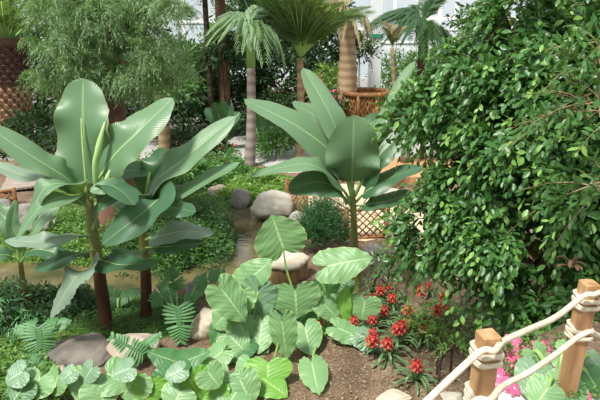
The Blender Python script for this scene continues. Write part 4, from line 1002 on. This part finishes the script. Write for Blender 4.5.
bush('low_shrub', 'small dark plant between the boulders and slim palm', 'shrub', [blob(262, 182, 10.8, 12, 8)], 600, .1, M['moss'], twig=.25)
# small trees on the orange gravel bed
b = Z(405, 163, .12); t = thing('stump', 'small pale conical trunk standing on the orange gravel bed', 'stump', tuple(b)); mb = MB(); tube(mb, [b-[0, 0, .03], b+[0, 0, .25], b+[0, 0, .5]], [.13, .09, .06], 10, noise=.06); mb.build('trunk', M['bark_grey'], t)
fast_mesh('sprout', crown([(b+np.array([0, 0, .65]), (.12, .12, .14))], 30, 5, .08, .15), [M['lime']], t)
b = Z(421, 160, .12); t = thing('small_tree', 'small bushy tree on the orange gravel bed beside the pale trunk', 'tree', tuple(b)); mb = MB(); tube(mb, bez([b-[0, 0, .03], b+[.03, 0, .3], b+[.06, 0, .6]], 6), [.06, .04], 8); mb.build('trunk', M['bark'], t)
fast_mesh('foliage', crown([(b+np.array([0, 0, .85]), (.42, .4, .3))], 250, 7, .1, .25), [M['mid']], t)
b = G(343, 171); t = thing('small_tree', 'thin dark sapling on the path behind the middle banana', 'tree', tuple(b)); mb = MB(); tube(mb, [b-[0, 0, .03], b+[0, 0, .5]], [.07, .04], 8); mb.build('trunk', M['bark_dark'], t)
fast_mesh('foliage', crown([(b+np.array([0, 0, .7]), (.3, .3, .22))], 120, 6, .1, .25), [M['mid']], t)
# dark needle bush beside the lattice fence
b = G(322, 252); t = thing('needle_bush', 'dark fine-leaved bush between the boulders and banana stem', 'shrub', tuple(b))
g = crown([blob(322, 226, b[1], 18, 24), blob(312, 238, b[1], 13, 14), blob(333, 238, b[1], 12, 14)], 1500, 12, .055, .2, droop=-.2, T=T_LANCE, up=1.6, inner=.1, spread=.6)
fast_mesh('foliage', g, [M['needle']], t)
# darker leafy plants at left under the bananas
bush('dark_shrub', 'dark leafy undergrowth at the left edge below the small banana', 'shrub', [blob(-5, 305, 5.6, 26, 16), blob(8, 325, 5.3, 18, 10)], 500, .11, M['philo'], twig=.25, T=T_LANCE)
bush('low_shrub', 'green seedlings in front of the fig tree at the edge of the soil', 'shrub', [blob(452, 345, 4.5, 14, 8), blob(440, 335, 4.7, 14, 6)], 260, .05, M['moss'], twig=.12)
bush('fern', 'low dark plants under the banana stem beside the flat stone', 'shrub', [blob(392, 262, 6.2, 20, 9), blob(375, 272, 6.1, 14, 7)], 700, .09, M['brom'], twig=.2, T=T_LANCE)
bush('low_shrub', 'small yellow-green shrub at the foot of the fig tree', 'shrub', [blob(412, 332, 5.3, 14, 11), blob(424, 318, 5.3, 14, 11)], 420, .055, M['lime'], twig=.15)

# =================================================================== ROPE FENCE
def pt(px, py, depth):
    r_ = ray(px, py); return np.array([0, 0, CAM_Z])+r_*depth
p1, p2 = pt(489, 333, 1.95), pt(590, 282, 2.45)
u12 = nrm((p2-p1)*[1, 1, 0]); ang = math.atan2(u12[1], u12[0])
def frame_of(p, a, lean):
    ax = nrm([lean[0], lean[1], 1]); x = nrm(np.cross([-math.sin(a), math.cos(a), 0], ax)); y = np.cross(ax, x); return np.stack([x, y, ax], 1)
def post(p, label, a, lean):
    F_ = frame_of(p, a, lean); z0 = gz(p[0], p[1])-.15; Lh = p[2]-z0; b_ = p-F_[:, 2]*Lh
    t = thing('fence_post', label, 'fence post', (b_[0], b_[1], z0+.15), 'square wooden posts of the rope fence')
    mb = MB(); box(mb, (p+b_)/2, (.066, .066, Lh), F_, bev=.005)
    mb.build('shaft', M['wood'], t, smooth=False)
    return F_
F1 = post(p1, 'nearer square orange wooden fence post bound with pale rope', ang-.5, (.02, 0)); F2 = post(p2, 'farther square orange wooden fence post at the right edge', ang-.62, (.045, 0))
def rope_run(label, path, drops):
    mb = MB(); tube(mb, bez([pt(*q) for q in path], 70), .0115, 8); o = mb.build('rope', M['rope']); tag(o, label, 'rope', 'pale ropes strung between the wooden posts')
    for c0_, F_, d_ in ((p1, F1, drops[0]), (p2, F2, drops[1])):
        c = c0_-F_[:, 2]*d_; mb = MB()
        for k in range(4):
            lp = []; tilt = .007*(-1)**k
            for j in range(25):
                th = 2*PI*j/24; ct, st = math.cos(th), math.sin(th); rr = (ct**8+st**8)**(-1/8)*.040
                lp.append(c+F_@np.array([ct*rr, st*rr, .024-.016*k+tilt*math.sin(th)]))
            tube(mb, lp, .0085, 6, cap=False)
        q = mb.build('rope_coil', M['rope'], o)
rope_run('upper pale rope wound round both wooden posts', [(392, 436, 1.7), (430, 398, 1.8), (479, 353, 1.88), (494, 351, 1.88), (504, 341, 1.97), (530, 329, 2.1), (556, 317, 2.25), (584, 296, 2.38), (596, 294, 2.39), (612, 284, 2.6), (650, 262, 2.9)], (.085, .09))
rope_run('lower pale rope wound round both wooden posts', [(405, 474, 1.75), (440, 438, 1.8), (474, 402, 1.84), (490, 400, 1.85), (503, 386, 1.96), (528, 373, 2.08), (556, 354, 2.22), (577, 338, 2.32), (590, 332, 2.36), (600, 336, 2.5), (640, 352, 2.8)], (.25, .235))

# =================================================================== PINK FLOWERS
def flower(mb, c, r, n):
    z = nrm(n); a = nrm(np.cross(z, [0, 1, .1])); b = np.cross(z, a)
    for k in range(5):
        th = 2*PI*k/5; d = a*math.cos(th)+b*math.sin(th); s = np.cross(z, d)
        mb.add([c, c+d*r*.5-s*r*.38+z*.004, c+d*r*.95-s*r*.3, c+d*r*1.02+z*.002, c+d*r*.95+s*r*.3, c+d*r*.5+s*r*.38+z*.004], [(0, 1, 2, 3, 4, 5)])
    mb.add([c+z*.003+(a*math.cos(t_)+b*math.sin(t_))*r*.16 for t_ in np.linspace(0, 2*PI, 7)[:-1]], [tuple(range(6))], m=1)
PF = [((508, 372), 'pink-flowered plant beside the nearer wooden post', [(502, 345), (509, 341), (512, 352), (498, 352), (505, 363), (498, 376), (508, 384), (514, 388), (502, 371), (495, 384)]),
      ((522, 372), 'pink-flowered plant behind the lower rope', [(518, 346), (524, 352), (518, 360), (522, 374), (516, 342), (512, 366), (527, 364)]),
      ((540, 350), 'pink-flowered plant under the upper rope', [(534, 348), (541, 345), (529, 356), (545, 352)]),
      ((575, 398), 'pink-flowered plant at the bottom edge', [(568, 396), (578, 398), (586, 400)])]
for bp_, lb, fl in PF:
    b = G(*bp_); t = thing('flowering_plant', lb, 'flower', tuple(b), 'pink bedding flowers behind the rope fence')
    fast_mesh('foliage', crown([(b+np.array([0, 0, .06]), (.11, .09, .05))], 45, 6, .03, .06), [M['mid']], t)
    for fx, fy in fl:
        yy = G(fx, fy+6)[1]; yy = min(yy, b[1]+.2); c = P(fx, fy, yy-.03); mb = MB(); flower(mb, c, .036, (random.uniform(-.3, .3), -.7, .7)); mb.build('flower_head', [M['pink'], M['white_petal']], t, smooth=False)
p = G(505, 395); sheet('gravel_border', [(p[0]-.25, p[1]-.2), (p[0]+1.2, p[1]-.2), (p[0]+1.2, p[1]+.22), (p[0]-.12, p[1]+.18)], M['gravel'], .012, .05)
# dry red-brown bromeliad leaves low in the fig's shade
b = G(572, 300); t = thing('dry_bromeliad', 'dry red-brown rosette hanging in the fig shade at right', 'bromeliad', tuple(P(570, 266, 3.3)))
mb = MB(); q = P(570, 266, 3.3)
for i in range(12): strap(mb, q, i*2.4, .09, .022, random.uniform(.1, .6))
mb.build('rosette', M['bark'], t)
